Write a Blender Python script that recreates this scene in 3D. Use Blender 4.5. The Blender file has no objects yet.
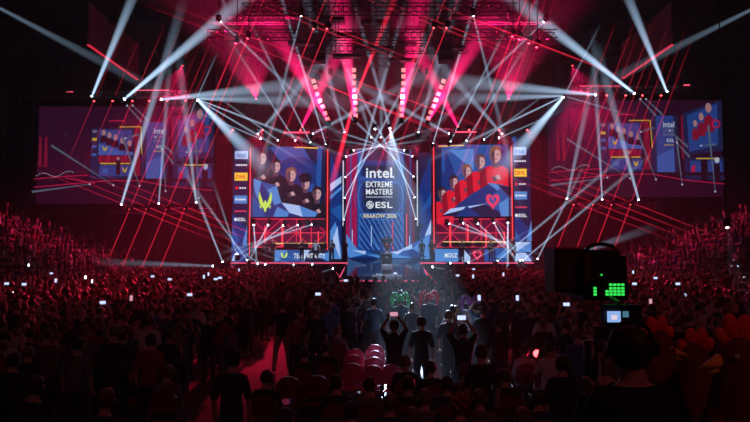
import bpy, bmesh, math, random
from mathutils import Vector, Matrix, Quaternion
R = random.Random(7)
S = bpy.context.scene
C = S.collection
F = 583.0; CAMZ = 3.2; HOR = 247.0; CX = 375.0
rad = math.radians

def at(px, py, Y):
    """a point of the place, Y metres from the camera position along the hall"""
    return Vector(((px-CX)/F*Y, Y, CAMZ+(HOR-py)/F*Y))

# ------------------------------------------------------------------ materials
MATS = {}
def mat(name, col, rough=.7, metal=0, emit=None, es=1.0, noise=0, spec=.3):
    if name in MATS: return MATS[name]
    m = bpy.data.materials.new(name); m.use_nodes = True
    nt = m.node_tree; b = nt.nodes['Principled BSDF']
    b.inputs['Base Color'].default_value = (*col, 1)
    b.inputs['Roughness'].default_value = rough
    b.inputs['Metallic'].default_value = metal
    b.inputs['Specular IOR Level'].default_value = spec
    if emit:
        b.inputs['Emission Color'].default_value = (*emit, 1)
        b.inputs['Emission Strength'].default_value = es
    if noise:
        tc = nt.nodes.new('ShaderNodeTexCoord'); n = nt.nodes.new('ShaderNodeTexNoise')
        n.inputs['Scale'].default_value = noise; n.inputs['Detail'].default_value = 4
        r = nt.nodes.new('ShaderNodeMapRange'); r.inputs['To Min'].default_value = max(.05, rough-.2); r.inputs['To Max'].default_value = min(1, rough+.2)
        nt.links.new(tc.outputs['Object'], n.inputs['Vector']); nt.links.new(n.outputs['Fac'], r.inputs['Value'])
        nt.links.new(r.outputs['Result'], b.inputs['Roughness'])
        mx = nt.nodes.new('ShaderNodeMix'); mx.data_type = 'RGBA'
        mx.inputs[6].default_value = (*[c*.7 for c in col], 1); mx.inputs[7].default_value = (*[min(1, c*1.25) for c in col], 1)
        nt.links.new(n.outputs['Fac'], mx.inputs[0]); nt.links.new(mx.outputs[2], b.inputs['Base Color'])
    MATS[name] = m; return m
def led(name, col, s=1.0):
    return mat(name, (.01, .01, .01), .5, 0, col, s)

# ------------------------------------------------------------------ mesh builder
class MB:
    def __init__(s): s.v = []; s.f = []; s.m = []; s.mats = []; s.smooth = []
    def mi(s, m):
        if m not in s.mats: s.mats.append(m)
        return s.mats.index(m)
    def add(s, vs, fs, m, smooth=False):
        o = len(s.v); s.v += [tuple(x) for x in vs]; i = s.mi(m)
        for f in fs: s.f.append([o+k for k in f]); s.m.append(i); s.smooth.append(smooth)
    def box(s, c, d, m, rot=None):
        x, y, z = d[0]/2, d[1]/2, d[2]/2
        vs = [Vector((a, b, e)) for a in (-x, x) for b in (-y, y) for e in (-z, z)]
        if rot is not None: vs = [rot @ v for v in vs]
        c = Vector(c)
        s.add([v+c for v in vs], [(0,1,3,2),(4,6,7,5),(0,4,5,1),(2,3,7,6),(0,2,6,4),(1,5,7,3)], m)
    def bar(s, p0, p1, r, m, n=6, r1=None):
        p0, p1 = Vector(p0), Vector(p1); d = (p1-p0)
        if d.length < 1e-6: return
        q = d.to_track_quat('Z', 'Y'); r1 = r if r1 is None else r1
        vs = []
        for p, rr in ((p0, r), (p1, r1)):
            for k in range(n):
                a = 2*math.pi*k/n; vs.append(p + q @ Vector((rr*math.cos(a), rr*math.sin(a), 0)))
        fs = [(k, (k+1) % n, n+(k+1) % n, n+k) for k in range(n)] + [tuple(range(n))[::-1], tuple(range(n, 2*n))]
        s.add(vs, fs, m, n > 6)
    def ell(s, c, r, m, nu=10, nv=7, rot=None, zmin=-2):
        c = Vector(c); vs = []; fs = []
        for j in range(nv+1):
            ph = -math.pi/2+math.pi*j/nv
            for i in range(nu):
                a = 2*math.pi*i/nu
                v = Vector((r[0]*math.cos(ph)*math.cos(a), r[1]*math.cos(ph)*math.sin(a), max(zmin*r[2], r[2]*math.sin(ph))))
                if rot is not None: v = rot @ v
                vs.append(c+v)
        for j in range(nv):
            for i in range(nu):
                fs.append((j*nu+i, j*nu+(i+1) % nu, (j+1)*nu+(i+1) % nu, (j+1)*nu+i))
        s.add(vs, fs, m, True)
    def poly(s, pts, m): s.add(pts, [tuple(range(len(pts)))], m)
    def truss(s, p0, p1, w, m, n=None, r=.035):
        p0, p1 = Vector(p0), Vector(p1); d = p1-p0; L = d.length; q = d.to_track_quat('Z', 'Y')
        n = n or max(2, int(L/w)); k = [q @ Vector((a*w/2, b*w/2, 0)) for a, b in ((-1,-1),(1,-1),(1,1),(-1,1))]
        for o in k: s.bar(p0+o, p1+o, r, m, 4)
        for i in range(n):
            a, b = p0+d*i/n, p0+d*(i+1)/n
            for j in range(4):
                s.bar(a+k[j], b+k[(j+1) % 4], r*.6, m, 3)
                s.bar(a+k[j], a+k[(j+1) % 4], r*.6, m, 3)
    def build(s, name, parent=None, loc=(0,0,0), **t):
        me = bpy.data.meshes.new(name); me.from_pydata(s.v, [], s.f)
        for m in s.mats: me.materials.append(m)
        me.polygons.foreach_set('material_index', s.m); me.polygons.foreach_set('use_smooth', s.smooth); me.update()
        return link(name, me, parent, loc, **t)
def link(name, me, parent=None, loc=(0,0,0), **t):
    o = bpy.data.objects.new(name, me); C.objects.link(o); o.location = loc
    if parent: o.parent = parent
    return tag(o, **t)
def tag(o, label=None, cat=None, group=None, kind=None):
    if label: o['label'] = label
    if cat: o['category'] = cat
    if group: o['group'] = group
    if kind: o['kind'] = kind
    return o
def thing(name, loc, label, cat, group=None, rz=0):
    o = bpy.data.objects.new(name, None); C.objects.link(o); o.location = loc; o.rotation_euler = (0, 0, rz); o.empty_display_size = .1
    return tag(o, label, cat, group)
def kids(o): return [c for c in ALLK.get(o.name, [])]
def copy_tree(o, parent=None):
    c = o.copy(); C.objects.link(c); c.parent = parent
    for ch in list(o.children): copy_tree(ch, c)
    return c

FONTC = {}
def text_geo(txt):
    """flat letters as (verts, faces) scaled to a unit box"""
    if txt in FONTC: return FONTC[txt]
    cu = bpy.data.curves.new('t', 'FONT'); cu.body = txt; cu.offset = .018; cu.resolution_u = 3; cu.space_character = 1.05
    o = bpy.data.objects.new('t', cu); C.objects.link(o)
    me = bpy.data.meshes.new_from_object(o.evaluated_get(bpy.context.evaluated_depsgraph_get()))
    vs = [v.co.copy() for v in me.vertices]; fs = [tuple(p.vertices) for p in me.polygons]
    bpy.data.objects.remove(o); bpy.data.meshes.remove(me); bpy.data.curves.remove(cu)
    x0 = min(v.x for v in vs); x1 = max(v.x for v in vs); y0 = min(v.y for v in vs); y1 = max(v.y for v in vs)
    vs = [((v.x-x0)/(x1-x0), (v.y-y0)/(y1-y0)) for v in vs]
    FONTC[txt] = (vs, fs); return FONTC[txt]

class Pic:
    """a picture shown on a flat screen: shapes in the screen's own plane, each a few millimetres proud of the one below"""
    def __init__(s, mb, fn): s.mb = mb; s.fn = fn; s.k = 0
    def P(s, pts, m):
        s.k += 1; s.mb.poly([s.fn(x, y, s.k) for x, y in pts], m)
    def rect(s, x0, y0, x1, y1, m): s.P([(x0,y1),(x1,y1),(x1,y0),(x0,y0)], m)
    def disc(s, cx, cy, rx, ry, m, n=16, a0=0, a1=360):
        s.P([(cx+rx*math.cos(rad(a0+(a1-a0)*k/n)), cy+ry*math.sin(rad(a0+(a1-a0)*k/n))) for k in range(n + (0 if a1-a0 >= 360 else 1))][::-1], m)
    def line(s, x0, y0, x1, y1, w, m, w1=None):
        d = math.hypot(x1-x0, y1-y0); nx, ny = -(y1-y0)/d/2, (x1-x0)/d/2; w1 = w if w1 is None else w1
        s.P([(x0+nx*w,y0+ny*w),(x1+nx*w1,y1+ny*w1),(x1-nx*w1,y1-ny*w1),(x0-nx*w,y0-ny*w)], m)
    def text(s, txt, x0, y0, x1, y1, m):
        vs, fs = text_geo(txt); s.k += 1
        s.mb.add([s.fn(x0+(x1-x0)*u, y1+(y0-y1)*v, s.k) for u, v in vs], fs, m)
    def ring(s, cx, cy, r, w, m, n=28, a0=0, a1=360, sx=1):
        s.k += 1
        for k in range(n):
            a, b = rad(a0+(a1-a0)*k/n), rad(a0+(a1-a0)*(k+1)/n)
            s.mb.poly([s.fn(cx+sx*q*math.cos(t), cy+q*math.sin(t), s.k) for t, q in ((a, r-w/2), (b, r-w/2), (b, r+w/2), (a, r+w/2))], m)

# ------------------------------------------------------------------ people
def skin_mesh(verts, edges, radii, root=0, sub=1):
    me = bpy.data.meshes.new('s'); me.from_pydata(verts, edges, [])
    o = bpy.data.objects.new('s', me); C.objects.link(o)
    md = o.modifiers.new('k', 'SKIN'); md.use_smooth_shade = True; md.branch_smoothing = .3
    for i, r in enumerate(radii):
        sv = me.skin_vertices[0].data[i]; sv.radius = r if isinstance(r, tuple) else (r, r); sv.use_root = (i == root)
    if sub: o.modifiers.new('u', 'SUBSURF').levels = sub
    ev = bpy.data.meshes.new_from_object(o.evaluated_get(bpy.context.evaluated_depsgraph_get()))
    vs = [v.co.copy() for v in ev.vertices]; fs = [tuple(p.vertices) for p in ev.polygons]
    bpy.data.objects.remove(o); bpy.data.meshes.remove(me); bpy.data.meshes.remove(ev)
    return vs, fs
def segdist(p, a, b):
    ab = b-a; t = max(0, min(1, (p-a).dot(ab)/max(ab.length_squared, 1e-9))); return (p-(a+ab*t)).length

BASE = dict(pel=(0,0,.97), sp=(0,0,1.14), ch=(0,0,1.32), nb=(0,-.005,1.47), nk=(0,.005,1.545), h1=(0,.028,1.60), h2=(0,.012,1.69), h3=(0,.004,1.765),
    shl=(-.165,-.005,1.415), shr=(.165,-.005,1.415), ell=(-.235,-.02,1.14), elr=(.235,-.02,1.14), wrl=(-.235,.06,.90), wrr=(.235,.06,.90),
    hal=(-.23,.085,.83), har=(.23,.085,.83),
    hpl=(-.085,0,.90), hpr=(.085,0,.90), knl=(-.10,.02,.50), knr=(.10,.02,.50), anl=(-.11,-.02,.09), anr=(.11,-.02,.09), tol=(-.125,.13,.04), tor=(.125,.13,.04))
POSES = {
 'stand': {},
 'folded': dict(ell=(-.25,-.02,1.16), elr=(.25,-.02,1.16), wrl=(-.06,.2,1.12), wrr=(.06,.22,1.16), hal=(.02,.22,1.14), har=(-.02,.24,1.19)),
 'raised': dict(ell=(-.27,.10,1.55), elr=(.27,.10,1.55), wrl=(-.13,.18,1.76), wrr=(.13,.18,1.76), hal=(-.085,.20,1.83), har=(.085,.20,1.83)),
 'cheer': dict(ell=(-.34,.02,1.60), elr=(.34,.02,1.60), wrl=(-.30,.06,1.84), wrr=(.30,.06,1.84), hal=(-.29,.08,1.92), har=(.29,.08,1.92)),
 'onearm': dict(elr=(.30,.08,1.57), wrr=(.22,.14,1.80), har=(.20,.15,1.88)),
 'phone': dict(ell=(-.24,.04,1.18), elr=(.24,.04,1.18), wrl=(-.10,.26,1.33), wrr=(.10,.26,1.33), hal=(-.06,.29,1.39), har=(.06,.29,1.39)),
 'stride': dict(knl=(-.09,.16,.52), anl=(-.10,.20,.09), tol=(-.11,.35,.05), knr=(.10,-.06,.50), anr=(.11,-.24,.12), tor=(.12,-.12,.04)),
 'wide': dict(ell=(-.30,-.02,1.16), elr=(.30,-.02,1.16), wrl=(-.36,.05,.93), wrr=(.36,.05,.93), hal=(-.37,.07,.86), har=(.37,.07,.86), knl=(-.15,.02,.5), knr=(.15,.02,.5), anl=(-.19,-.02,.09), anr=(.19,-.02,.09), tol=(-.21,.13,.04), tor=(.21,.13,.04)),
}
def seat(p):      # sitting version: drop the trunk, fold hips and knees
    q = dict(BASE); q.update(p); dz = .47
    out = {k: (v[0], v[1], v[2]-dz) for k, v in q.items()}
    out.update(hpl=(-.09,.03,.46), hpr=(.09,.03,.46), knl=(-.13,.42,.47), knr=(.13,.42,.47), anl=(-.13,.40,.09), anr=(.13,.40,.09), tol=(-.14,.54,.04), tor=(.14,.54,.04))
    return out
POSES['seated'] = seat(dict(wrl=(-.16,.26,1.02), wrr=(.16,.26,1.02), hal=(-.12,.32,1.0), har=(.12,.32,1.0)))
POSES['seated_cheer'] = seat(POSES['cheer'])
RAD = dict(pel=(.155,.115), sp=(.135,.10), ch=(.165,.115), nb=.075, nk=.055, h1=(.08,.092), h2=(.096,.114), h3=(.052,.062), sh=.068, el=.045, wr=.031, ha=(.042,.022), hp=.092, kn=.062, an=.042, to=.042)
EDG = [('pel','sp','shirt'),('sp','ch','shirt'),('ch','nb','shirt'),('nb','nk','skin'),('nk','h1','skin'),('h1','h2','skin'),('h2','h3','skin')]
for s_ in 'lr':
    EDG += [('ch','sh'+s_,'shirt'),('sh'+s_,'el'+s_,'shirt'),('el'+s_,'wr'+s_,'fore'),('wr'+s_,'ha'+s_,'skin'),('pel','hp'+s_,'trousers'),('hp'+s_,'kn'+s_,'trousers'),('kn'+s_,'an'+s_,'trousers'),('an'+s_,'to'+s_,'shoe')]
def body(pose, fine=True):
    J = dict(BASE); J.update(POSES[pose]); names = list(J); ix = {n: i for i, n in enumerate(names)}
    rr = [RAD.get(n, RAD.get(n[:2])) for n in names]
    vs, fs = skin_mesh([J[n] for n in names], [(ix[a], ix[b]) for a, b, _ in EDG], rr, ix['pel'], 1 if fine else 0)
    head_c = Vector(J['h1'])*.45+Vector(J['h2'])*.55
    segs = [(Vector(J[a]), Vector(J[b]), t) for a, b, t in EDG]
    lab = []
    for f in fs:
        c = sum((vs[i] for i in f), Vector())/len(f)
        best = min(segs, key=lambda s: segdist(c, s[0], s[1])); t = best[2]
        if t == 'skin' and c.z > J['nk'][2]+.015 and (c-Vector(J['h2'])).length < .17 and abs(c.x) < .14:
            rel = c-head_c
            t = 'hair' if rel.z > .075 or rel.z > -.06 + max(0, rel.y+.02)*1.9 else 'skin'
        hem = J['pel'][2]-.05
        if t == 'trousers' and c.z > hem and abs(c.x) < .21 and c.y < .13: t = 'shirt'
        elif t == 'shirt' and c.z < hem: t = 'trousers'
        if t in ('fore','skin') and abs(c.x) < .19 and hem < c.z < J['shl'][2]-.02 and c.y < .125 and c.z < J['nb'][2]-.05: t = 'shirt'
        lab.append(t)
    if not fine:
        m = MB(); m.ell(head_c+Vector((0,-.005,.015)), (.092,.112,.128), 0, 8, 6); o = len(vs); vs.extend([Vector(v) for v in m.v]); fs.extend([tuple(o+i for i in q) for q in m.f])
        for q in m.f:
            rel = sum((Vector(m.v[i]) for i in q), Vector())/len(q)-head_c; lab.append('hair' if rel.z > .075 or rel.z > -.06+max(0, rel.y+.02)*1.9 else 'skin')
    if fine:
        # face: nose, ears, eyes sockets as small welded forms; fingers as their own tapered chains rooted in the palm
        hv, hf = [], []
        def put(v, f, t='skin'):
            o = len(vs); vs.extend(v); fs.extend([tuple(o+i for i in q) for q in f]); lab.extend([t]*len(f))
        def blob(c, r, t='skin'):
            m = MB(); m.ell(c, r, 0, 6, 4); put([Vector(v) for v in m.v], m.f, t)
        blob(head_c+Vector((0,.122,-.02)), (.014,.022,.026))
        for sx in (-1, 1):
            blob(head_c+Vector((sx*.1,0,-.01)), (.012,.022,.034))
            blob(head_c+Vector((sx*.034,.103,.012)), (.014,.008,.008), 'eye')
        blob(head_c+Vector((0,.106,-.066)), (.026,.01,.008), 'lip')
        for s_ in 'lr':
            w, h = Vector(J['wr'+s_]), Vector(J['ha'+s_]); d = (h-w).normalized()
            sd = -1 if s_ == 'l' else 1
            side = d.cross(Vector((0,1,0))); side = side.normalized() if side.length > .3 else Vector((1,0,0))
            curl = side.cross(d)
            for k, L in enumerate((.07,.08,.075,.058)):
                b = h+side*(.027-.018*k)-d*.01
                put(*skin_mesh([b, b+d*(L*.5+.015)+curl*.008, b+d*(L*.85)+curl*.03], [(0,1),(1,2)], [.0095,.009,.0075], 0, 0))
            t0 = w+(h-w)*.45+side*.03
            put(*skin_mesh([t0, t0+side*.025+d*.03, t0+side*.03+d*.065], [(0,1),(1,2)], [.013,.0105,.009], 0, 0))
    return vs, fs, lab
def norms(vs, fs):
    n = [Vector() for _ in vs]
    for f in fs:
        if len(f) < 3: continue
        k = (vs[f[1]]-vs[f[0]]).cross(vs[f[2]]-vs[f[0]])
        for i in f: n[i] += k
    return [x.normalized() if x.length > 0 else x for x in n]
BODY = {}
def getbody(pose, fine):
    if (pose, fine) not in BODY:
        vs, fs, lab = body(pose, fine); BODY[(pose, fine)] = (vs, fs, lab, norms(vs, fs))
    return BODY[(pose, fine)]
def mesh_of(vs, fs, mi, mats, name):
    me = bpy.data.meshes.new(name); me.from_pydata([tuple(v) for v in vs], [], fs)
    for m in mats: me.materials.append(m)
    me.polygons.foreach_set('material_index', mi); me.polygons.foreach_set('use_smooth', [True]*len(fs)); me.update(); return me
def extract(vs, fs, lab, nn, want, off):
    idx = {}; ov = []; of = []
    for f, l in zip(fs, lab):
        if l in want:
            g = []
            for i in f:
                if i not in idx: idx[i] = len(ov); ov.append(vs[i]+nn[i]*off)
                g.append(idx[i])
            of.append(tuple(g))
    return ov, of
MCACHE = {}
def person(loc, rz, pose, cols, label, group=None, h=1.75, detail=True, sleeves='short', fine=True, cat='person'):
    """cols = (skin, shirt, trousers, hair) materials"""
    skin, shirt, trou, hair = cols; key = (pose, skin.name, shirt.name, trou.name, hair.name, sleeves, detail, fine)
    vs, fs, lab, nn = getbody(pose, fine)
    sh = ('shirt', 'fore') if sleeves == 'long' else ('shirt',)
    if detail:
        if key not in MCACHE:
            eye = mat('eye', (.02,.02,.02)); lip = mat('lip', (.3,.08,.07))
            MCACHE[key] = [('body', mesh_of(vs, fs, [{'eye':1,'lip':2}.get(l, 0) for l in lab], [skin, eye, lip], 'person_body'))]
            for nm, want, off, m in (('shirt', sh, .012, shirt), ('trousers', ('trousers',), .010, trou), ('shoe', ('shoe',), .006, mat('shoe', (.03,.03,.03))), ('hair', ('hair',), .017, hair)):
                for sd in ((-1, 1) if nm == 'shoe' else (0,)):
                    lb = lab if not sd else [l if sum(vs[i].x for i in f)*sd > 0 else '' for f, l in zip(fs, lab)]
                    a, b = extract(vs, fs, lb, nn, want, off)
                    MCACHE[key].append((nm, mesh_of(a, b, [0]*len(b), [m], nm)))
        o = link('person', MCACHE[key][0][1], None, loc, label=label, cat=cat, group=group)
        for nm, me in MCACHE[key][1:]: link(nm, me, o)
    else:
        if key not in MCACHE:
            mm = {'shirt': 1, 'fore': 1 if sleeves == 'long' else 0, 'trousers': 2, 'shoe': 2, 'hair': 3}
            MCACHE[key] = mesh_of(vs, fs, [mm.get(l, 0) for l in lab], [skin, shirt, trou, hair], 'person_body')
        o = link('person', MCACHE[key], None, loc, label=label, cat=cat, group=group)
    o.rotation_euler = (0, 0, rz); s = h/1.79; o.scale = (s, s, s)
    return o
# ------------------------------------------------------------------ camera, world haze
cam = bpy.data.objects.new('camera', bpy.data.cameras.new('camera')); C.objects.link(cam); S.camera = cam
cam.data.lens = F*36/750; cam.data.clip_end = 300
cam.location = (0, 0, CAMZ); cam.rotation_euler = (rad(90)+math.atan((HOR-211)/F), 0, 0)
w = bpy.data.worlds.new('hall_air'); S.world = w; w.use_nodes = True; nt = w.node_tree
nt.nodes['Background'].inputs['Color'].default_value = (.0, .0, .0, 1); nt.nodes['Background'].inputs['Strength'].default_value = 0
HAZE = .0036
vs_ = nt.nodes.new('ShaderNodeVolumeScatter'); vs_.inputs['Density'].default_value = HAZE; vs_.inputs['Anisotropy'].default_value = 0.15
nt.links.new(vs_.outputs[0], nt.nodes['World Output'].inputs['Volume'])
S.view_settings.view_transform = 'Standard'; S.view_settings.look = 'None'; S.view_settings.exposure = 0; S.view_settings.gamma = 1

# ------------------------------------------------------------------ colours
BLK = mat('black_metal', (.015,.015,.018), .5, .3)
DRAPE = mat('black_drape', (.02,.017,.022), .9, noise=3)
TRUSS = mat('truss_alu', (.13,.12,.13), .5, .6)
STEEL = mat('dark_steel', (.06,.06,.065), .45, .7)
REDTRUSS = mat('red_truss_glow', (.1,.01,.02), .4, 0, (1,.03,.10), .75)  # red light on the truss bars, put in as glow
REDTUBE = mat('red_led_tube', (.1,.01,.01), .4, 0, (1,.05,.07), 1.4)
PINKLINE = mat('pink_led_edge', (.1,.02,.03), .4, 0, (1,.10,.22), 1.0)
YEL = mat('yellow_led_line', (.1,.08,.02), .4, 0, (1,.75,.25), .9)
PALE = mat('pale_led_line', (.1,.1,.1), .4, 0, (.75,.82,1), .8)
WLENS = mat('white_lens', (.3,.3,.3), .3, 0, (.8,.92,1), 14)
RLENS = mat('red_lens', (.3,.02,.02), .3, 0, (1,.05,.06), 9)
BLIND = mat('blinder_panel', (.3,.1,.1), .4, 0, (1,.24,.24), 1.7)
BLINDHOT = mat('blinder_panel_hot', (.3,.2,.2), .4, 0, (1,.72,.6), 4)
GLOSS = mat('glossy_deck', (.03,.05,.08), .12, 0, spec=.8)
FLOOR = mat('hall_floor', (.085,.06,.065), .75, noise=.8, spec=.15)
NAVY = led('navy', (.002,.012,.06)); BLUE = led('blue', (.003,.032,.20)); MIDB = led('midblue', (.008,.085,.36)); LBLUE = led('lightblue', (.07,.25,.66)); ICE = led('ice', (.42,.58,.95))
MAG = led('magenta', (.33,.006,.075)); DMAG = led('dark_magenta', (.10,.003,.03)); WHT = led('white', (.85,.93,1)); YLW = led('yellow', (1,.62,.05)); RED = led('red', (.75,.01,.03)); DRED = led('dark_red', (.28,.004,.02))
INK = led('ink', (.008,.009,.02)); SK = led('face', (.58,.36,.38)); SKD = led('face_shade', (.11,.05,.09)); HAIRD = led('hair_dark', (.03,.012,.02)); HAIRB = led('hair_brown', (.24,.10,.06)); LIME = led('lime', (.62,.85,.12)); PINK = led('pink', (.9,.05,.13)); GOLD = led('gold', (.85,.72,.35))

# ------------------------------------------------------------------ the hall
def struct(name, mb, loc=(0,0,0), parent=None): return mb.build(name, parent, loc, kind='structure')
m = MB(); m.box((0,29,-.1), (100,78,.2), FLOOR); struct('floor', m)
m = MB(); m.box((0,29,25.2), (100,78,.4), mat('ceiling_paint', (.03,.02,.025), .9, noise=.5))
for k in range(9): m.box((0, -6+k*8.5, 24.6), (98,.35,.8), STEEL)
for k in range(12): m.box((-46+k*8.4, 29, 24.85), (.25,76,.3), STEEL)
struct('ceiling', m)
for nm, c, d in (('wall_back', (0,66,12.5), (100,.5,25)), ('wall_left', (-48.5,29,12.5), (.5,77,25)), ('wall_right', (48.5,29,12.5), (.5,77,25))):
    m = MB(); m.box(c, d, DRAPE)
    if nm == 'wall_back':
        for k in range(60): m.bar((-47+k*1.6,65.6,0), (-47+k*1.6,65.6,24), .25, DRAPE, 6)
    struct(nm, m)

# ------------------------------------------------------------------ moving-head lamps and their beams
HEADM = {}
def head_parts():
    m = MB(); m.box((0,0,.04), (.34,.26,.12), BLK); m.box((0,0,.11), (.22,.2,.04), STEEL); HEADM['base'] = m
    m = MB()
    for s in (-1,1): m.box((s*.17,0,.27), (.045,.12,.30), BLK)
    m.box((0,0,.14), (.36,.14,.05), BLK); HEADM['yoke'] = m
    m = MB(); m.bar((0,0,-.16), (0,0,.06), .13, BLK, 12); m.bar((0,0,.06), (0,0,.2), .125, STEEL, 12, .11)
    m.bar((0,0,-.2), (0,0,-.16), .09, STEEL, 12); HEADM['head'] = m
head_parts()
def lens_mb(mm, r): m = MB(); m.ell((0,0,.2), (r,r,.05), mm, 10, 6); return m
HM = {}
for k, v in HEADM.items(): o = v.build(k); HM[k] = o.data; bpy.data.objects.remove(o)
for k, mm in (('w', WLENS), ('r', RLENS)):
    for big in (0, 1):
        o = lens_mb(mm, .105 if big else .08).build('lens'); HM[k+str(big)] = o.data; bpy.data.objects.remove(o)
NB = [0]; K = 1000; SPOT = .30; WSH = 2.6
def beam_mat(name, col):
    """lit haze along a lamp's beam: a volume, brightest at the axis, thinning with distance from the lamp"""
    m = bpy.data.materials.new(name); m.use_nodes = True; nt = m.node_tree; nt.nodes.clear(); N = nt.nodes.new; Lk = nt.links.new
    o = N('ShaderNodeOutputMaterial'); e = N('ShaderNodeEmission'); e.inputs[0].default_value = (*col, 1)
    tc = N('ShaderNodeTexCoord'); sp = N('ShaderNodeSeparateXYZ'); Lk(tc.outputs['Object'], sp.inputs[0])
    def A(n): a = N('ShaderNodeAttribute'); a.attribute_type = 'OBJECT'; a.attribute_name = n; return a.outputs['Fac']
    def M(op, a, b):
        x = N('ShaderNodeMath'); x.operation = op
        for i, q in enumerate((a, b)):
            if isinstance(q, (int, float)): x.inputs[i].default_value = q
            else: Lk(q, x.inputs[i])
        return x.outputs[0]
    r0, sl, k, L = A('beam_r0'), A('beam_slope'), A('beam_k'), A('beam_len'); z = sp.outputs['Z']
    r = M('ADD', r0, M('MULTIPLY', z, sl))
    rho = M('ADD', M('MULTIPLY', sp.outputs['X'], sp.outputs['X']), M('MULTIPLY', sp.outputs['Y'], sp.outputs['Y']))
    core = M('MAXIMUM', M('SUBTRACT', 1, M('DIVIDE', rho, M('MULTIPLY', r, r))), 0)
    fall = M('DIVIDE', M('POWER', M('DIVIDE', r0, r), .55), r)
    fade = M('MAXIMUM', M('SUBTRACT', 1, M('POWER', M('DIVIDE', z, L), 1.5)), 0)
    Lk(M('MULTIPLY', M('MULTIPLY', k, core), M('MULTIPLY', fall, fade)), e.inputs['Strength']); Lk(e.outputs[0], o.inputs['Volume']); return m
BEAMM = {'w': beam_mat('white_beam_glow', (.50,.72,1.0)), 'r': beam_mat('red_streak_glow', (1,.02,.06)), 'm': beam_mat('pink_haze_glow', (1,.012,.16))}
WHITE = (.50,.70,1.0); REDC = (1,.012,.07); MAGC = (1,.008,.14)
def lamp(px, py, Y, targets, label, group=None, col='w', up=None, big=0):
    """one moving head; targets = list of (px, py, Y, degrees, watts)"""
    p = at(px, py, Y); hang = py < 230 if up is None else not up
    t = thing('moving_head_light', p + Vector((0,0,.30 if hang else -.30)), label, 'stage light', group)
    base = link('base', HM['base'], t); yoke = link('yoke', HM['yoke'], t)
    if hang: t.rotation_euler = (math.pi, 0, 0)
    if hang and Y < 45.5 and px != 180 and px != 575:
        m = MB(); m.bar((0,0,0), (0,0,-(24.9-t.location.z)), .03, BLK, 6); m.build('hanging_pipe', t)
    loc = Vector((0,0,.30))
    for j, tg in enumerate(targets):
        q = at(*tg[:3]); d = (q-p).normalized(); 
        if hang: d = Vector((d.x, -d.y, -d.z))
        qt = d.to_track_quat('Z', 'Y')
        if j == 0:
            hd = link('head', HM['head'], t, loc); hd.rotation_mode = 'QUATERNION'; hd.rotation_quaternion = qt
            link('lens', HM[('w' if col == 'w' else 'r')+str(big)], hd)
        if tg[3] >= 14 or len(tg) > 6:
            L = bpy.data.lights.new('beam', 'SPOT'); L.spot_size = rad(tg[3]); L.energy = tg[4]*SPOT; L.spot_blend = .6
            L.shadow_soft_size = .03; L.color = WHITE if col == 'w' else (REDC if col == 'r' else MAGC)
            lo = bpy.data.objects.new('beam', L); C.objects.link(lo); lo.parent = t; lo.location = loc + d*.27
            lo.rotation_mode = 'QUATERNION'; lo.rotation_quaternion = d.to_track_quat('-Z', 'Y'); NB[0] += 1
        if tg[3] < 14 and len(tg) < 7:
            Lb = (q-p).length*(1.12 if len(tg) < 6 else tg[5]); r0 = .10 if tg[3] > 2.5 else (.055 if col == 'w' else .05); sl = math.tan(rad(tg[3]/2))
            n = 12; r1 = r0+sl*Lb; mb = MB()
            mb.add([(r*math.cos(2*math.pi*k/n), r*math.sin(2*math.pi*k/n), zz) for r, zz in ((r0,0),(r1,Lb)) for k in range(n)],
                   [(k, (k+1) % n, n+(k+1) % n, n+k) for k in range(n)]+[tuple(range(n))[::-1], tuple(range(n, 2*n))], BEAMM[col])
            bo = mb.build('glow_cone', t, loc+d*.25); bo.rotation_mode = 'QUATERNION'; bo.rotation_quaternion = qt  # emitting cone stands in for haze lit by the lamp
            bo['beam_r0'] = r0; bo['beam_slope'] = sl; bo['beam_len'] = Lb; bo['beam_k'] = tg[4]/(100*K)*{'w': .50 if tg[3] < 3 else .36, 'r': 1.0, 'm': .5}[col]
    return t
BE = 1.0
def W(px, py, tx, ty, deg, e, label, Y=46, dY=-4, group=None, up=None, big=0):
    return lamp(px, py, Y, [(tx, ty, Y+dY, deg, e)], label, group, 'w', up, big)
# upper row over the side screens, large beams
W(87,97, 131,-20, 4.2, 330*K, 'white beam light left of the upper left lamp row, aimed steeply up', big=1)
W(119,99, 250,-15, 5.2, 420*K, 'white beam light of the upper left lamp row with a wide beam rising right', big=1)
W(156,98, 345,78, 6.5, 230*K, 'white beam light above the left side screen with a level beam', big=1)
lamp(194,97,46,[(262,166,42,9,420*K),(330,150,41,1.2,110*K),(300,160,43,1.2,100*K),(345,100,41,6,150*K),(175,150,44,1.2,40*K),(212,55,44,1.2,50*K)], 'white beam light at the stage end of the left lamp row, flooding down', big=1)
W(672,92, 630,-20, 4.2, 330*K, 'white beam light outermost on the upper right lamp row, aimed steeply up', big=1)
W(640,93, 510,-12, 5.2, 420*K, 'white beam light of the upper right lamp row with a wide beam rising left', big=1)
W(601,93, 420,76, 6.5, 230*K, 'white beam light above the right side screen with a level beam', big=1)
lamp(567,94,46,[(500,172,42,9,420*K),(440,155,41,1.2,110*K),(425,98,41,6,150*K),(620,110,43,1.2,50*K),(600,30,44,1.2,60*K)], 'white beam light at the stage end of the right lamp row, flooding down', big=1)
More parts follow.
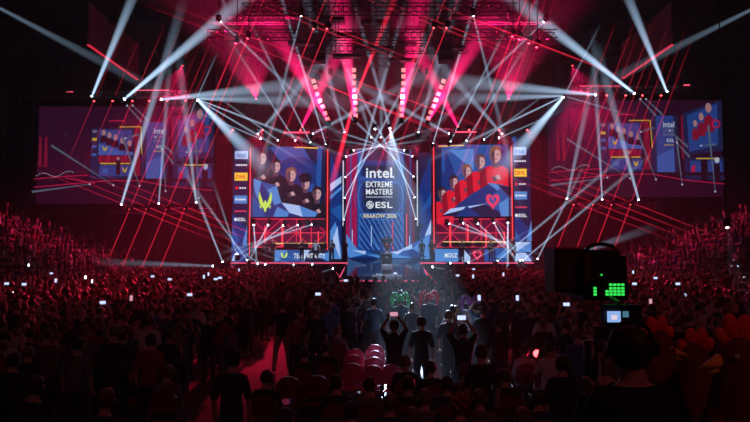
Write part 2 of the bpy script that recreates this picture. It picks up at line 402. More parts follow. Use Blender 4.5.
# lower row under the side screens
W(120,207, 172,20, 2.6, 150*K, 'white floor lamp outermost below the left side screen', up=True)
W(158,206, 166,60, 2.4, 90*K, 'white floor lamp below the middle of the left side screen', up=True)
W(196,205, 176,60, 3.0, 110*K, 'white floor lamp below the stage-side corner of the left side screen', up=True)
W(567,201, 600,60, 3.0, 90*K, 'white floor lamp below the stage-side corner of the right side screen', up=True)
W(603,202, 598,50, 2.4, 110*K, 'white floor lamp below the middle of the right side screen', up=True)
W(640,202, 605,60, 3.2, 150*K, 'white floor lamp outermost below the right side screen', up=True)
# stage wings
W(224,264, 185,170, 2.2, 110*K, 'white floor lamp at the left end of the stage front, aimed up and outward', 45, up=True)
W(249,262, 185,176, 1.8, 80*K, 'white floor lamp beside the left logo column, aimed up and outward', 45, up=True)
W(238,256, 215,190, 1.6, 60*K, 'white floor lamp just outside the left logo column', 45, up=True)
# upper stage row
for px, py, tx, ty, e in ((262,139,200,113,60),(279,141,220,98,60),(296,142,236,50,70),(311,144,255,32,80),(326,146,270,-38,90)):
    W(px,py,tx,ty,1.3,e*1.35*K, 'hanging white beam light in the truss row over the left stage screen', 47, -3, 'beam lights over the left stage screen', up=False)
for px, py, tx, ty, e in ((433,145,488,-38,90),(450,143,505,32,80),(466,142,524,50,70),(483,140,540,98,60),(498,138,556,113,60)):
    W(px,py,tx,ty,1.3,e*1.35*K, 'hanging white beam light in the truss row over the right stage screen', 47, -3, 'beam lights over the right stage screen', up=False)
# portal columns: fans crossing over the logo
for px, py, tx, ty, e in ((343.4,156.8,430,128,80),(343.4,178.6,430,96,85),(343.4,200,420,55,90),(343,222,400,20,90),(351,150,420,140,60)):
    W(px,py,tx,ty,1.35,e*1.7*K, 'white beam light on the left post of the centre portal', 49.6, -1.5, 'beam lights on the left portal post', up=True)
for px, py, tx, ty, e in ((415,156.5,330,128,80),(415.5,178,330,96,85),(416,199.6,340,55,90),(416.5,221.5,360,20,90),(407,150,340,140,60)):
    W(px,py,tx,ty,1.35,e*1.7*K, 'white beam light on the right post of the centre portal', 49.6, -1.5, 'beam lights on the right portal post', up=True)
# hung under the team screens, aimed down at the ends of the stage
for px, py, tx, ty, e in ((253.5,223,257,262,70),(269,223,249,262,70),(285,224,238,262,55),(300,224,234,256,50),(314,224,232,250,50)):
    W(px,py,tx,ty,2.2,e*2*K, 'white beam light hung under the left stage screen, aimed down to the stage end', 47.3, -2.0, 'beam lights under the left stage screen', up=False)
for px, py, tx, ty, e in ((447,223,530,251,50),(461,222,528,256,50),(476,222,520,262,55),(493,221,516,262,70),(508,220.5,507,275,120)):
    W(px,py,tx,ty,2.2,e*2*K, 'white beam light hung under the right stage screen, aimed down to the stage end', 47.3, -2.0, 'beam lights under the right stage screen', up=False)
# along the stage front edge
for px, py, tx, ty, e in ((260,265,225,236,30),(268,265.5,228,247,25),(296,265.5,250,250,18),(315,265,258,247,18),(335,268,305,277,15)):
    W(px,py,tx,ty,1.5,e*1.4*K, 'small white lamp on the front lip of the left stage wing', 46.2, -2, 'lamps on the left stage lip', up=True)
for px, py, tx, ty, e in ((430.6,266.5,460,272,15),(448,264,500,240,20),(466,263.5,530,230,30),(495,262.5,620,160,75),(520,262,640,165,75),(536,261,580,175,70)):
    W(px,py,tx,ty,1.5,e*1.4*K, 'small white lamp on the front lip of the right stage wing', 46.2, -3, 'lamps on the right stage lip', up=True)
W(521,262.5, 497,222, 1.5, 50*K, 'white lamp beside the right stage end, aimed up over the players', 46, -1, up=True)
W(545,264, 640,232, 4.0, 80*K, 'white floor lamp right of the stage, throwing a low beam over the right stands', 45, -6, up=True)
W(216,266, 110,262, 3.5, 60*K, 'white floor lamp left of the stage, throwing a low beam over the left crowd', 45, -5, up=True)
# ceiling beams
for px, py, tx, ty, d, e, lab in ((300,8,250,210,2.4,60,'white beam light in the roof left of the red lamps'),(475,8,520,200,2.4,60,'white beam light in the roof right of the red lamps'),
        (-30,-8,190,108,4,50,'white beam light high above the left stands'),(785,-8,560,105,4,50,'white beam light high above the right stands'),
        (215,15,345,140,2.2,70,'white beam light high left of the roof rig'),(550,15,420,140,2.2,70,'white beam light high right of the roof rig')):
    W(px,py,tx,ty,d,e*K,lab, 40, 3, up=False)

# red heads; their lens star streaks are put in as opposite glowing cones
def steep(px, py, s=1): return (px+27*s*2.2, py-68*s*2.2)
def RL(px, py, label, Y=46, e=1, shallow=0, group=None, up=None, ln=1):
    a = steep(px, py, ln); b = steep(px, py, -ln)
    tg = [(b[0], b[1], Y-2, .35, 42*K*e), (a[0], a[1], Y-2, .35, 34*K*e)]
    if shallow: tg += [(px+86, py+34, Y-2, .35, 32*K*e*shallow), (px-86, py-34, Y-2, .35, 24*K*e*shallow)]
    return lamp(px, py, Y, tg, label, group, 'r', up)
for px in (91,110,130,147,165,184): RL(px, 97, 'red beam light on the upper lamp row over the left side screen', e=.45 if px < 120 else .8, group='red lamps over the left side screen', up=False, ln=.45)
for px in (592,611,630,647,666): RL(px, 91.5, 'red beam light on the upper lamp row over the right side screen', e=.45 if px > 635 else .8, group='red lamps over the right side screen', up=False, ln=.45)
for px in (130,147,167,185): RL(px, 207, 'red lamp on the low row under the left side screen', e=1.2, shallow=1, group='red lamps under the left side screen', up=True)
for px in (575,594.5,613,632): RL(px, 202.5, 'red lamp on the low row under the right side screen', e=1.2, shallow=1, group='red lamps under the right side screen', up=True)
for px, py, lab in ((246,32,'red beam light left end of the roof rig, inner of two'),(234,37,'red beam light left end of the roof rig, outer of two')):
    RL(px, py, lab, 40, 1.1, .9, up=False)
for px, py in ((313,22),(327,22)): RL(px, py, 'red beam light in the pair left of the roof centre', 40, 1.3, .9, group='left pair of red roof lamps', up=False)
for px, py in ((436,21),(449,21)): RL(px, py, 'red beam light in the pair right of the roof centre', 40, 1.3, .9, group='right pair of red roof lamps', up=False)
for px, py, e in ((516,30,1.3),(523,33,1),(533,37,.6),(541,41,.4)): RL(px, py, 'red beam light in the short row at the right end of the roof rig', 40, e, .9, group='red lamps right of the roof rig', up=False)

# blinder strings: columns of square red panels on cables
def string(pts, lab, hot, group=None):
    P = [at(x, y, 46) for x, y in pts]; top = P[0]+(P[0]-P[1])*2.2
    t = thing('blinder_string', P[0], lab, 'stage light')
    m = MB(); m.bar(top-P[0]+Vector((0,.15,0)), P[-1]-P[0]+Vector((0,.15,0)), .03, BLK, 6); m.build('cable', t)
    for k, p in enumerate(P):
        m = MB(); ax = (P[1]-P[0]).normalized(); ang = math.atan2(ax.x, -ax.z); rt = Matrix.Rotation(-ang, 3, 'Y')
        m.box((0,.05,0), (.36,.12,.36), BLK, rt)
        pn = m.build('lamp_panel', t, p-P[0])
        m = MB(); m.box((0,-.03,0), (.32,.04,.32), BLINDHOT if k == hot else BLIND, rt); m.build('lamp_face', pn)
    L = bpy.data.lights.new('glow', 'SPOT'); L.spot_size = rad(130); L.energy = 7500; L.color = (1,.02,.10); L.shadow_soft_size = .02; L.spot_blend = .8
    lo = bpy.data.objects.new('glow', L); C.objects.link(lo); lo.parent = t; lo.location = P[len(P)//2]-P[0]+Vector((0,-.6,0)); lo.rotation_euler = (rad(90),0,0)
    return t
string([(312.5,79),(314.5,85),(316.5,92),(319,99),(322,105.5),(324.5,112),(327,118)], 'left outer string of square red panels, slanting in at the foot', -1)
string([(353.5,67.5),(353.5,74),(353.5,81),(354,88),(354.5,95),(355,101.5),(355,108),(355.5,114.5)], 'left inner vertical string of square red panels, one glowing white', 4)
string([(404,67.5),(404,74),(404,81),(403.5,88),(403,95),(402.5,101.5),(402,108),(402,114.5)], 'right inner vertical string of square red panels, one glowing white', 4)
string([(444.5,79),(442,85),(439.5,92),(437,98.5),(434.5,105),(431.5,111),(429,117)], 'right outer string of square red panels, slanting in at the foot', -1)
# lens star streaks across the hot panels, put in as glowing cones of added heads
lamp(355,96,46.5,[(330,190,42,3.0,160*K),(396,-10,42,3.0,160*K),(430,126,42,2.4,90*K),(290,68,42,2.4,80*K)], 'added red lamp for lens streaks at the glowing panel of the left inner string', col='r', up=False)
lamp(403,96,46.5,[(425,20,42,3.2,90*K),(380,160,42,2.2,50*K),(480,125,42,2.0,50*K),(330,70,42,2,40*K)], 'added red lamp for lens streaks at the glowing panel of the right inner string', col='r', up=False)

# wide red lamps added to fill the haze with magenta glow
def wash(px, py, Y, tx, ty, tY, deg, e, lab, col='m', up=False):
    lamp(px, py, Y, [(tx, ty, tY, deg, e)], lab, None, col, up)
for a in ((330,70,45,310,-20,44,150,'left of the centre strings'),(428,70,45,445,-20,44,150,'right of the centre strings'),(255,100,45,240,20,42,95,'above the left stage screen'),(510,100,45,520,20,42,95,'above the right stage screen'),
          (180,60,44,150,160,46,25,'high over the left side screen'),(575,60,44,610,160,46,25,'high over the right side screen')):
    wash(*a[:3], *a[3:6], 80, a[6]*K*.8*WSH, 'added red wash light '+a[7])
for a in ((355,118,45.8,335,-25,44,12.5,680,'shining up below the left inner string'),(402,118,45.8,424,-25,44,12.5,680,'shining up below the right inner string'),
          (328,121,45.8,270,20,43,13,640,'shining up and out by the left outer string'),(428,121,45.8,488,20,43,13,640,'shining up and out by the right outer string'),
          (300,128,46.6,352,20,44,11,420,'on the left front truss shining up to the strings'),(460,128,46.6,405,20,44,11,420,'on the right front truss shining up to the strings')):
    lamp(a[0],a[1],a[2],[(a[3],a[4],a[5],a[6],a[7]*K)],'added red wash light '+a[8],None,'m',True)  # haze glow of these added lamps is put in as wide emitting cones
for px, py, tx, ty, d, e, lab in ((255,135,345,30,6,110,'left of the left string'),(505,135,415,30,6,110,'right of the right string'),(310,134,430,70,5,110,'over the left screen crossing the strings'),(452,134,335,70,5,110,'over the right screen crossing the strings'),(345,134,300,-20,5,90,'inner left, rising steeply'),(418,134,462,-20,5,90,'inner right, rising steeply')):
    W(px,py,tx,ty,d,e*K,'pale wide beam light on the front truss '+lab, 46.9, -2, up=True)
# light on the audience from the stage
for px, tx, col, e, lab in ((262,190,'r',22,'left'),(232,110,'r',8,'far left'),(500,560,'r',22,'right'),(528,640,'r',7,'far right'),(300,250,'r',44,'inner left'),(470,480,'r',16,'inner right')):
    lamp(px,128,46.6,[(tx,285,30,36,e*K*2.7)],'red audience light on the front truss, '+lab+' of the centre',None,col,False)
lamp(375,127,46.6,[(378,290,30,16,26*K)],'white audience light on the front truss over the centre',None,'w',False)
lamp(390,127,46.6,[(417,298,17.0,5.6,1500*K,1,1)],'white audience light on the front truss, aimed at the eared hats',None,'w',False)
for px, tx, lab in ((372,318,'left'),(391,448,'right'),(381,384,'middle')):
    lamp(px,139,49,[(tx,-30,44,7,60*K)],'pale beam light at the top of the centre portal, '+lab+' of three',None,'w',True)
for xx, lab in ((-7,'left'),(7,'right')):  # unseen lamps added behind the view to fill the near crowd
    t = thing('fill_light', (xx,-4,13), 'added unseen fill light behind the view on the '+lab, 'fill light')
    m = MB(); m.bar((0,0,0), (0,0,.4), .3, BLK, 16, .18); m.bar((0,0,.4), (0,0,11.9), .03, BLK, 6); m.build('shade', t)
    L = bpy.data.lights.new('bulb', 'SPOT'); L.spot_size = rad(75); L.energy = 300 if xx < 0 else 800; L.color = (1,.30,.45) if xx < 0 else (1,.16,.20); L.shadow_soft_size = .25; L.spot_blend = .8
    lo = bpy.data.objects.new('bulb', L); C.objects.link(lo); lo.parent = t; lo.location = (0,0,-.02); lo.rotation_euler = (Vector((-xx*.3,16,-12)).to_track_quat('-Z','Y')).to_euler()
for px, tx, lab, dg, e in ((215,295,'left',22,44),(545,468,'right',22,44),(372,386,'trophy instead of the',14,22)):  # unseen lamps added above the view to brighten players and trophy
    lamp(px,-20,34,[(tx,255,47 if tx != 386 else 41.5,dg,e*K)],('white front light in the roof aimed at the '+lab+' row, added to light its players') if tx != 386 else 'white front light in the roof aimed at the trophy',None,'w',False)
lamp(727,224,31,[(733,275,30,22,3*K)],'small white lamp added to light the bright figure by the right stands',None,'w',False)  # lamp added only to brighten the white figure
lamp(537,352,12.8,[(524,352,11.8,50,.45*K)],'small red lamp added on the floor to rim the white jacket in red',None,'r',True)  # lamp added to give the jacket its red rim
# ------------------------------------------------------------------ roof rig
def rig(x0, x1, y, Y, lab, w=.6):
    a, b = at(x0, y, Y), at(x1, y, Y); m = MB(); m.truss(Vector((0,0,0)), b-a, w, TRUSS)
    for t in (.12,.5,.88):
        p = (b-a)*t; m.bar(p, Vector((p.x, p.y, 24.6-a.z)), .02, BLK, 4)
    return m.build('lighting_truss', None, a, label=lab, cat='truss')
rig(205,560,31,40.4,'long lattice truss across the roof rig carrying the red lamp pairs')
rig(280,480,60,46.4,'lattice truss just above the four red panel strings')
rig(290,470,45,43,'lattice truss behind the lamp pairs at mid height of the roof rig')
rig(240,520,4,38,'lattice truss at the top of the picture over the roof rig')
rig(20,222,93,46.1,'lattice truss carrying the lamp row over the left side screen',.5)
rig(545,705,88,46.1,'lattice truss carrying the lamp row over the right side screen',.5)
rig(228,348,133,47.3,'front truss over the left half of the stage')
rig(416,536,132,47.3,'front truss over the right half of the stage')
rig(205,345,16,44,'slim truss at the upper left of the roof rig',.4); rig(420,560,16,44,'slim truss at the upper right of the roof rig',.4)
# dark machinery boxes and rigging panels in the roof
for i, (x, y, wd, hg) in enumerate(((292,12,18,3),(330,10,26,4),(375,8,30,4),(420,10,26,4),(462,12,18,3),(345,27,20,3),(375,36,40,3),(410,27,20,3),(300,40,26,3),(455,40,26,3),(345,45,30,3),(405,45,30,3))):
    m = MB(); q = 42/F; L = wd*q; H = hg*q
    m.box((0,0,0), (L,.6,H), STEEL); n = int(L/.35)
    for k in range(n): m.box((-L/2+(k+.5)*L/n,-.32,0), (L/n*.6,.06,H*.6), mat('rig_red_panel', (.11,.05,.06), .6))
    for s in (-1,1): m.bar((s*L*.4,0,H/2), (s*L*.4,0,24.6-at(x,y,42).z), .025, BLK, 4)
    m.build('dimmer_rack', None, at(x,y,42)+Vector((0,(i%4)*.9,0)), label='dark flown rack with a row of small panels in the roof rig', cat='rigging', group='flown racks in the roof rig')
# line arrays hung beside the roof rig
for sx, xx, lab in ((-1,318,'left'),(1,446,'right')):
    t = thing('line_array', at(xx, 33, 44), 'curved line array of black loudspeakers hung on the '+lab+' of the roof rig', 'loudspeaker')
    for k in range(8):
        m = MB(); rt = Matrix.Rotation(rad(-3*k), 3, 'X'); m.box((0,0,0), (1.1,.5,.26), BLK, rt); m.box((0,-.26,0), (1.0,.02,.2), mat('speaker_grille', (.12,.1,.11), .7), rt)
        m.build('speaker_box', t, (0,-.012*k*k,-.29*k))
    m = MB(); m.bar((0,0,.1), (0,0,24.6-at(xx,33,44).z), .03, BLK, 6); m.box((0,0,.16), (1,.5,.06), STEEL); m.build('hanger', t)
# hanging side panels of the centre scoreboard
for X, y0, y1, lab, dx in ((-25.1,50,60.7,'left',-1),(26.0,50,60.2,'right',1)):
    Z = 20.9; t = thing('hanging_screen', (X, y0, Z), 'big unlit hanging screen seen edge-on high up on the '+lab+', its foot glowing red', 'screen')
    m = MB(); m.box((0,(y1-y0)/2,1.85), (.15,y1-y0,3.7), mat('unlit_screen', (.30,.08,.14), .55)); m.build('screen_panel', t)
    m = MB(); m.box((0,(y1-y0)/2,-.05), (.24,y1-y0,.10), mat('red_edge', (.2,.01,.02), .4, 0, (1,.03,.08), .7)); m.build('bottom_edge', t)
# short red tube lights at the side
for x0, x1, y, lab in ((62,70,89.5,'left of all lamps'),(133,167,88.5,'above the left lamp row'),(582,625,84,'above the right lamp row'),(687,695,83,'right of all lamps'),(282,310,131.5,'on the front truss over the left screen'),(455,478,131,'on the front truss over the right screen')):
    a, b = at(x0,y,46), at(x1,y,46); m = MB(); m.bar((0,0,0), b-a, .06, mat('red_tube_hot', (.2,.02,.05), .4, 0, (1,.08,.16), 1.6), 8)
    m.box((0,0,0), (.1,.2,.2), BLK); m.box(b-a, (.1,.2,.2), BLK); m.build('tube_light', None, a, label='horizontal red tube light '+lab, cat='tube light')
# ------------------------------------------------------------------ screens and stage set
def flat(Y):
    def fn(x, y, k): return at(x, y, Y) + Vector((0,-.006*k,0))
    return fn
def screen(name, x0, y0, x1, y1, Y, label, draw, depth=.25, cat='screen', frame=BLK):
    a, b = at(x0,y1,Y), at(x1,y0,Y); c = (a+b)/2
    t = thing(name, (c.x, Y, a.z), label, cat); L = Vector((c.x, Y, a.z))
    m = MB(); m.box(Vector((0,depth/2+.02,(b.z-a.z)/2)), (b.x-a.x+.12, depth, b.z-a.z+.12), frame); m.build('housing', t)
    m = MB(); f0 = flat(Y); pic = Pic(m, lambda x, y, k: f0(x, y, k)-L); draw(pic, x0, y0, x1, y1); m.build('picture', t)
    return t
def portrait(p, x, y, s, shirt, hair, dark=0):
    """head and shoulders, arms folded; x,y = chin-centre, s = head height in px"""
    p.P([(x-s*.95,y+s*2.3),(x-s*1.0,y+s*.75),(x-s*.5,y+s*.32),(x+s*.5,y+s*.32),(x+s*1.0,y+s*.75),(x+s*.95,y+s*2.3)][::-1], shirt)
    p.P([(x-s*.95,y+s*2.3),(x-s*1.0,y+s*.75),(x-s*.62,y+s*.42),(x-s*.45,y+s*2.3)][::-1], INK if shirt is INK else DRED)
    p.rect(x-s*.2, y-s*.2, x+s*.2, y+s*.42, SKD)
    p.disc(x, y-s*.42, s*.40, s*.56, hair, 14)
    p.disc(x, y-s*.34, s*.33, s*.46, SK, 14)
    p.P([(x-s*.33,y-s*.34),(x-s*.24,y),(x-s*.05,y+s*.1),(x-s*.04,y-s*.66),(x-s*.26,y-s*.62)], SKD)
    p.P([(x-s*.34,y-s*.56),(x-s*.3,y-s*.86),(x,y-s*.98),(x+s*.3,y-s*.86),(x+s*.34,y-s*.56),(x+s*.1,y-s*.72)][::-1], hair)
    p.rect(x+s*.06, y-s*.44, x+s*.22, y-s*.39, HAIRD); p.rect(x-s*.22, y-s*.44, x-s*.08, y-s*.39, HAIRD); p.rect(x-s*.1, y-s*.12, x+s*.12, y-s*.08, DRED)
    p.P([(x-s*.28,y+s*1.05),(x+s*.18,y+s*.85),(x+s*.34,y+s*1.12),(x-s*.1,y+s*1.32)][::-1], SKD)
    p.P([(x-s*.05,y+s*.95),(x+s*.18,y+s*.85),(x+s*.34,y+s*1.12),(x+s*.1,y+s*1.2)][::-1], SK)
def shards(p, pts): 
    for tri, m in pts: p.P(tri, m)

def left_team(p, x0, y0, x1, y1):
    p.rect(x0,y0,x1,y1,BLUE); p.P([(x0,y0),(x1,y0),(x1,y0+18),(x0,y0+40)], NAVY); p.P([(x0+18,y0),(x0+52,y0),(x1,y0+42),(x1,y1),(x0+40,y0+30)], MIDB); p.rect(x1-12,y0,x1,y1-10,NAVY); p.disc(297,172,22,16,BLUE)
    p.P([(x1-9,y0),(x1-4,y0),(x1-6,y1-14),(x1-11,y1-14)], MIDB)
    for x, y, s, h in ((261,162.5,14,HAIRD),(275.5,171,13,HAIRD),(291,180,13.5,HAIRB),(305.5,188,12.5,INK),(317.2,198.5,12.5,HAIRD)): portrait(p, x, y, s, INK, h)
    p.disc(305.3,178,6.6,4.6,INK); p.rect(299,179.5,312,181.2,INK)
    shards(p, (([(x0,178),(268,184),(283,204),(300,207),(316,216),(316,y1),(x0,y1)], BLUE), ([(252,178),(262,182),(258,200)], LBLUE), ([(262,182),(277,186),(282,203),(270,198)], MIDB), ([(277,186),(282,203),(275,206),(268,190)], LBLUE),
        ([(282,203),(300,206),(303,217),(290,213)], ICE), ([(300,206),(318,213),(316,217),(303,217)], LBLUE), ([(252,196),(262,206),(266,217),(250,217)], MIDB), ([(278,207),(290,213),(288,217),(274,217)], LBLUE)))
    # winged emblem
    for s in (-1, 1):
        p.P([(266+s*1,209),(266+s*2,203),(266+s*4.8,195),(266+s*5.6,191.5),(266+s*6.8,197),(266+s*6,203),(266+s*3.6,207)][::s], LIME)
        p.P([(266+s*3.6,207),(266+s*6.4,205.5),(266+s*4.4,209.5)][::s], LIME)
    p.P([(264,204),(266,200),(268,204),(267,212),(265,212)], LIME)
    p.line(x0+44,y0+1.5,x1-8,y0+2.5,1.1,YLW)
def right_team(p, x0, y0, x1, y1):
    p.rect(x0,y0,x1,y1,BLUE); p.rect(x0,y0,x0+7,y1,NAVY); p.P([(x0+10,y0),(x1-8,y0),(x1-20,y1-20),(x0+26,y1-30)], MIDB); p.P([(x0+16,y0+6),(x0+40,y0+4),(x0+40,y0+26)], LBLUE); p.rect(x0+8,y0+2,x0+11,y0+28,MIDB)
    for x, y, s, h in ((442.5,198,11.5,HAIRD),(454,186.5,12,HAIRD),(467,176,12.5,HAIRB),(480.5,167,14,SKD),(495.5,161,16,HAIRB)): portrait(p, x, y, s, RED, h)
    shards(p, (([(446,214),(470,195),(489,184),(x1,187),(x1,y1),(446,y1)], MIDB), ([(446,214),(470,195),(489,184),(497,190),(484,204)], BLUE), ([(487,183),(503,185),(497,191)], LBLUE), ([(496,184),(x1,188),(x1,200)], NAVY), ([(446,214),(484,204),(506,y1),(440,y1)], NAVY), ([(498,204),(x1,196),(x1,y1),(500,y1)], LBLUE), ([(443,215),(450,209),(486,204)], ICE), ([(456,y1),(466,206),(480,y1)], BLUE)))
    # heart emblem
    hx, hy = 492, 201
    for k in range(2):
        q = 1 if k == 0 else .52; mm = PINK if k == 0 else MIDB
        pts = []
        for i in range(24):
            t = 2*math.pi*i/24; pts.append((hx+q*.45*16*math.sin(t)**3*.95, hy-q*.56*(13*math.cos(t)-5*math.cos(2*t)-2*math.cos(3*t)-math.cos(4*t))+(0 if k == 0 else -.6)))
        p.P(pts, mm)
    p.P([(hx-2.6,hy-6.2),(hx,hy-2.2),(hx+2.6,hy-6.2),(hx,hy+.6)][::-1], PINK)
    p.line(x0+4,y0+2.5,x0+30,y0+1.5,1.1,YLW)
screen('team_screen', 250.5,146,326,217,49,'large stage screen showing five dark-shirted team members above a lime winged emblem',left_team)
screen('team_screen', 434.5,144,511,216.5,49,'large stage screen showing five red-shirted team members beside a pink heart emblem',right_team)

def logo_col(cx, y0, left):
    """the stack of logo boxes on the narrow columns"""
    def d(p, x0, ya, x1, yb):
        p.rect(x0,ya,x1,yb,NAVY); p.P([(x0,214),(x0+7,218),(x1-2,230),(x1,yb),(x0,yb)], BLUE); p.P([(x0,226),(x0+8,240),(x0,250)], MIDB); p.P([(x1,220),(x1-6,244),(x1,252)], LBLUE); p.P([(x0,yb),(x0+6,245),(x1,yb)], ICE)
        if not left: p.P([(x0,ya),(x0+5,ya),(x0,ya+50)], MIDB)
        y = y0
        p.rect(cx-6.5,y,cx+6.5,y+8,ICE); p.text('intel', cx-5,y+1.2,cx+4.5,y+6.6,MIDB)
        [p.rect(cx-5.5+q*2.4,y+13.5,cx-3.7+q*2.4,y+15,WHT) for q in range(5)]
        p.rect(cx-6.5,y+22,cx+6.5,y+30,YLW); p.text('DHL', cx-5.2,y+24.2,cx+5.2,y+28,RED)
        p.disc(cx-4,y+37.5,1.6,1.8,RED,10); [p.rect(cx-1.5+q*2.4,y+36.8,cx+.3+q*2.4,y+38.2,WHT) for q in range(3)]
        p.rect(cx-6.5,y+45,cx+6.5,y+53,LBLUE); p.disc(cx-4.4,y+49,1,1.2,WHT,8); [p.rect(cx-2.6+q*2,y+48.2,cx-1.2+q*2,y+50,WHT) for q in range(4)]
        [p.rect(cx-5.5+q*2.4,y+60,cx-3.7+q*2.4,y+61.5,PINK) for q in range(5)]
        p.disc(cx-4.6,y+69,1.5,1.7,WHT,10); p.text('ESL', cx-2.4,y+67.3,cx+5.8,y+70.7,WHT)
    return d
screen('logo_column', 232,137,248.5,261,48.6,'narrow navy screen of stacked logo boxes at the left end of the stage',logo_col(240.5,150.5,True))
screen('logo_column', 513,135,531.5,261,48.6,'narrow navy screen of stacked logo boxes at the right end of the stage',logo_col(520.8,146.5,False))

def flank_l(p,x0,y0,x1,y1):
    p.rect(x0,y0,x1,y1,BLUE); p.P([(x0,y0),(x1,y0),(x1,y0+30)], NAVY); p.P([(x0,184),(x1,176),(x1,182),(x0,192)], ICE); p.P([(x0,196),(x1,186),(x1,189),(x0,200)], LBLUE); p.P([(x0,232),(x0+6,222),(x1,250),(x1,y1),(x0,y1)], LBLUE); p.P([(x0+3,240),(x0+8,226),(x0+11,y1)], ICE); p.P([(x0,210),(x1,204),(x1,222)], MIDB)
def flank_r(p,x0,y0,x1,y1):
    p.rect(x0,y0,x1,y1,BLUE); p.P([(x0,y0),(x1,y0),(x0,y0+34)], NAVY); p.P([(x0,250),(x1,216),(x1,230),(x0,y1)], ICE); p.P([(x0,240),(x0+7,236),(x1,y1),(x0,y1)], LBLUE); p.P([(x1,190),(x1,204),(x0,214)], MIDB); p.P([(x0,222),(x0+5,226),(x0,232)], NAVY)
screen('led_panel', 329.5,152,341.5,259,49.6,'tall slim blue LED panel with pale slanting stripes left of the centre portal',flank_l)
screen('led_panel', 419.5,152,432.5,259,49.6,'tall slim blue LED panel with pale shards right of the centre portal',flank_r)

def centre(p, x0, y0, x1, y1):
    p.rect(x0,y0,x1,y1,NAVY); p.rect(x0+3,y0,x0+14,y1,MAG); p.rect(x1-12,y0,x1-3,y1,DMAG); p.rect(357,y0,404,y1,BLUE); p.P([(360,y0),(401,y0),(397,160),(364,160)], NAVY); p.rect(363,165,398,212,NAVY)
    p.rect(358,y0,360.5,y1,MIDB); p.rect(401.5,y0,403.5,y1,MIDB); p.rect(350,y0,351.2,y1,MIDB); p.rect(410,y0,411.2,y1,MIDB)
    p.ring(380.5,197,26,.7,MIDB); p.ring(380.5,197,23,.5,LBLUE); p.ring(380.5,197,19,1.4,BLUE)
    p.P([(359,176),(400,181),(400,184),(359,180)], MIDB)
    for k in range(9):
        xx = 360+k*4.8
        p.line(xx,214,min(403,xx+(250-214)*.55),min(250,214+(403-xx)/.55),.8,LBLUE)
    for k in range(4): p.line(359,220+k*8,359+(28-k*8)*.6+3,250,.8,LBLUE)
    p.line(360,214,402,214,.8,LBLUE)
    for (x, y, s) in ((352,230,1),(409,236,1),(371,226,1)): p.rect(x,y,x+.8,y+20,ICE)
    p.rect(392,222,393,250,RED); p.rect(406,214,407,246,PINK)
    p.text('intel', 366,167.5,392.2,178,WHT); p.disc(393.3,177,1,1,WHT,8)
    p.text('EXTREME', 366,181.5,392.5,187.3,WHT); p.text('MASTERS', 366,189,392.5,194.8,WHT); p.rect(366,196.9,392.5,197.4,WHT)
    p.disc(370,205,3.7,3.9,WHT,18); p.ring(370,205,2.5,.7,NAVY,18); p.line(367.2,207.4,372.4,202.4,1,NAVY); p.text('ESL', 375.5,202,392.5,208.2,WHT)
    p.text('KRAKÓW 2026', 363.5,213.2,396.5,218,GOLD)
screen('centre_screen', 343,148,418,252,52,'tall centre stage screen with the white event title over a blue lattice',centre)
m = MB()
for x in (342.8, 417.6):
    a, b = at(x,252,49.9), at(x,146,49.9); m.truss(a-at(342.8,252,49.9), b-at(342.8,252,49.9), .35, TRUSS)
a0 = at(342.8,252,49.9); m.truss(at(342.8,147,49.9)-a0, at(417.6,147,49.9)-a0, .35, TRUSS)
m.build('portal_frame', None, a0, label='square lattice portal framing the tall centre screen', cat='truss')
for x, lab in ((343,'left'),(417.5,'right')):
    a, b = at(x,226,49.5), at(x,160,49.5); m = MB(); m.bar((0,0,0), b-a, .05, PALE, 8); m.box((0,0,-.05), (.2,.2,.1), BLK); m.build('tube_light', None, a, label='upright pale tube light on the '+lab+' portal post', cat='tube light')

# shard scenery (angular pale blue mountains) at the foot of the centre screen
def shard(pts, Y, lab, th=.5):
    m = MB(); P = [at(x,y,Y) for x, y in pts]; o = P[0].copy(); n = len(P)
    F0 = [q-o for q in P]; c = sum(F0, Vector())/n + Vector((0,-.35,0)); B = [q+Vector((0,th,0)) for q in F0]
    mm = [LBLUE, ICE, MIDB, LBLUE, BLUE]
    for k in range(n): m.add([F0[k], F0[(k+1) % n], c], [(0,1,2)], mm[k % 5]); m.add([F0[k], F0[(k+1) % n], B[(k+1) % n], B[k]], [(0,1,2,3)], BLUE)
    m.add(B, [tuple(range(n))], NAVY); m.build('shard_scenery', None, o, label=lab, cat='stage scenery')
shard([(348,257),(346,234),(356,249),(368,252),(372,257)], 48.8, 'angular pale blue scenery piece left of the trophy')
shard([(392,257),(398,251),(412,244),(430,234),(427,257)], 48.8, 'angular pale blue scenery piece right of the trophy')
shard([(349,258),(352,250),(366,251),(379,255),(380,258)], 48.2, 'low wedge of pale blue scenery just left of the trophy')
shard([(384,258),(390,252),(404,250),(412,258)], 48.2, 'low wedge of pale blue scenery just right of the trophy')

# red columns between the screens
for x, y0, lab in ((250,150,'between the left logo column and the team screen'),(327.5,148,'right of the dark-shirted team screen'),(433.8,148,'left of the red-shirted team screen'),(512,148,'between the red-shirted team screen and the right logo column')):
    a, b = at(x,259,48.4), at(x,y0-8,48.4); t = thing('light_column', a, 'red glowing lattice column '+lab, 'light column')
    m = MB(); m.truss((0,0,0), b-a, .34, TRUSS); m.build('lattice', t); m = MB(); m.bar((0,-.2,.3), b-a+Vector((0,-.2,-.5)), .045, REDTUBE, 8); m.build('red_tube', t)

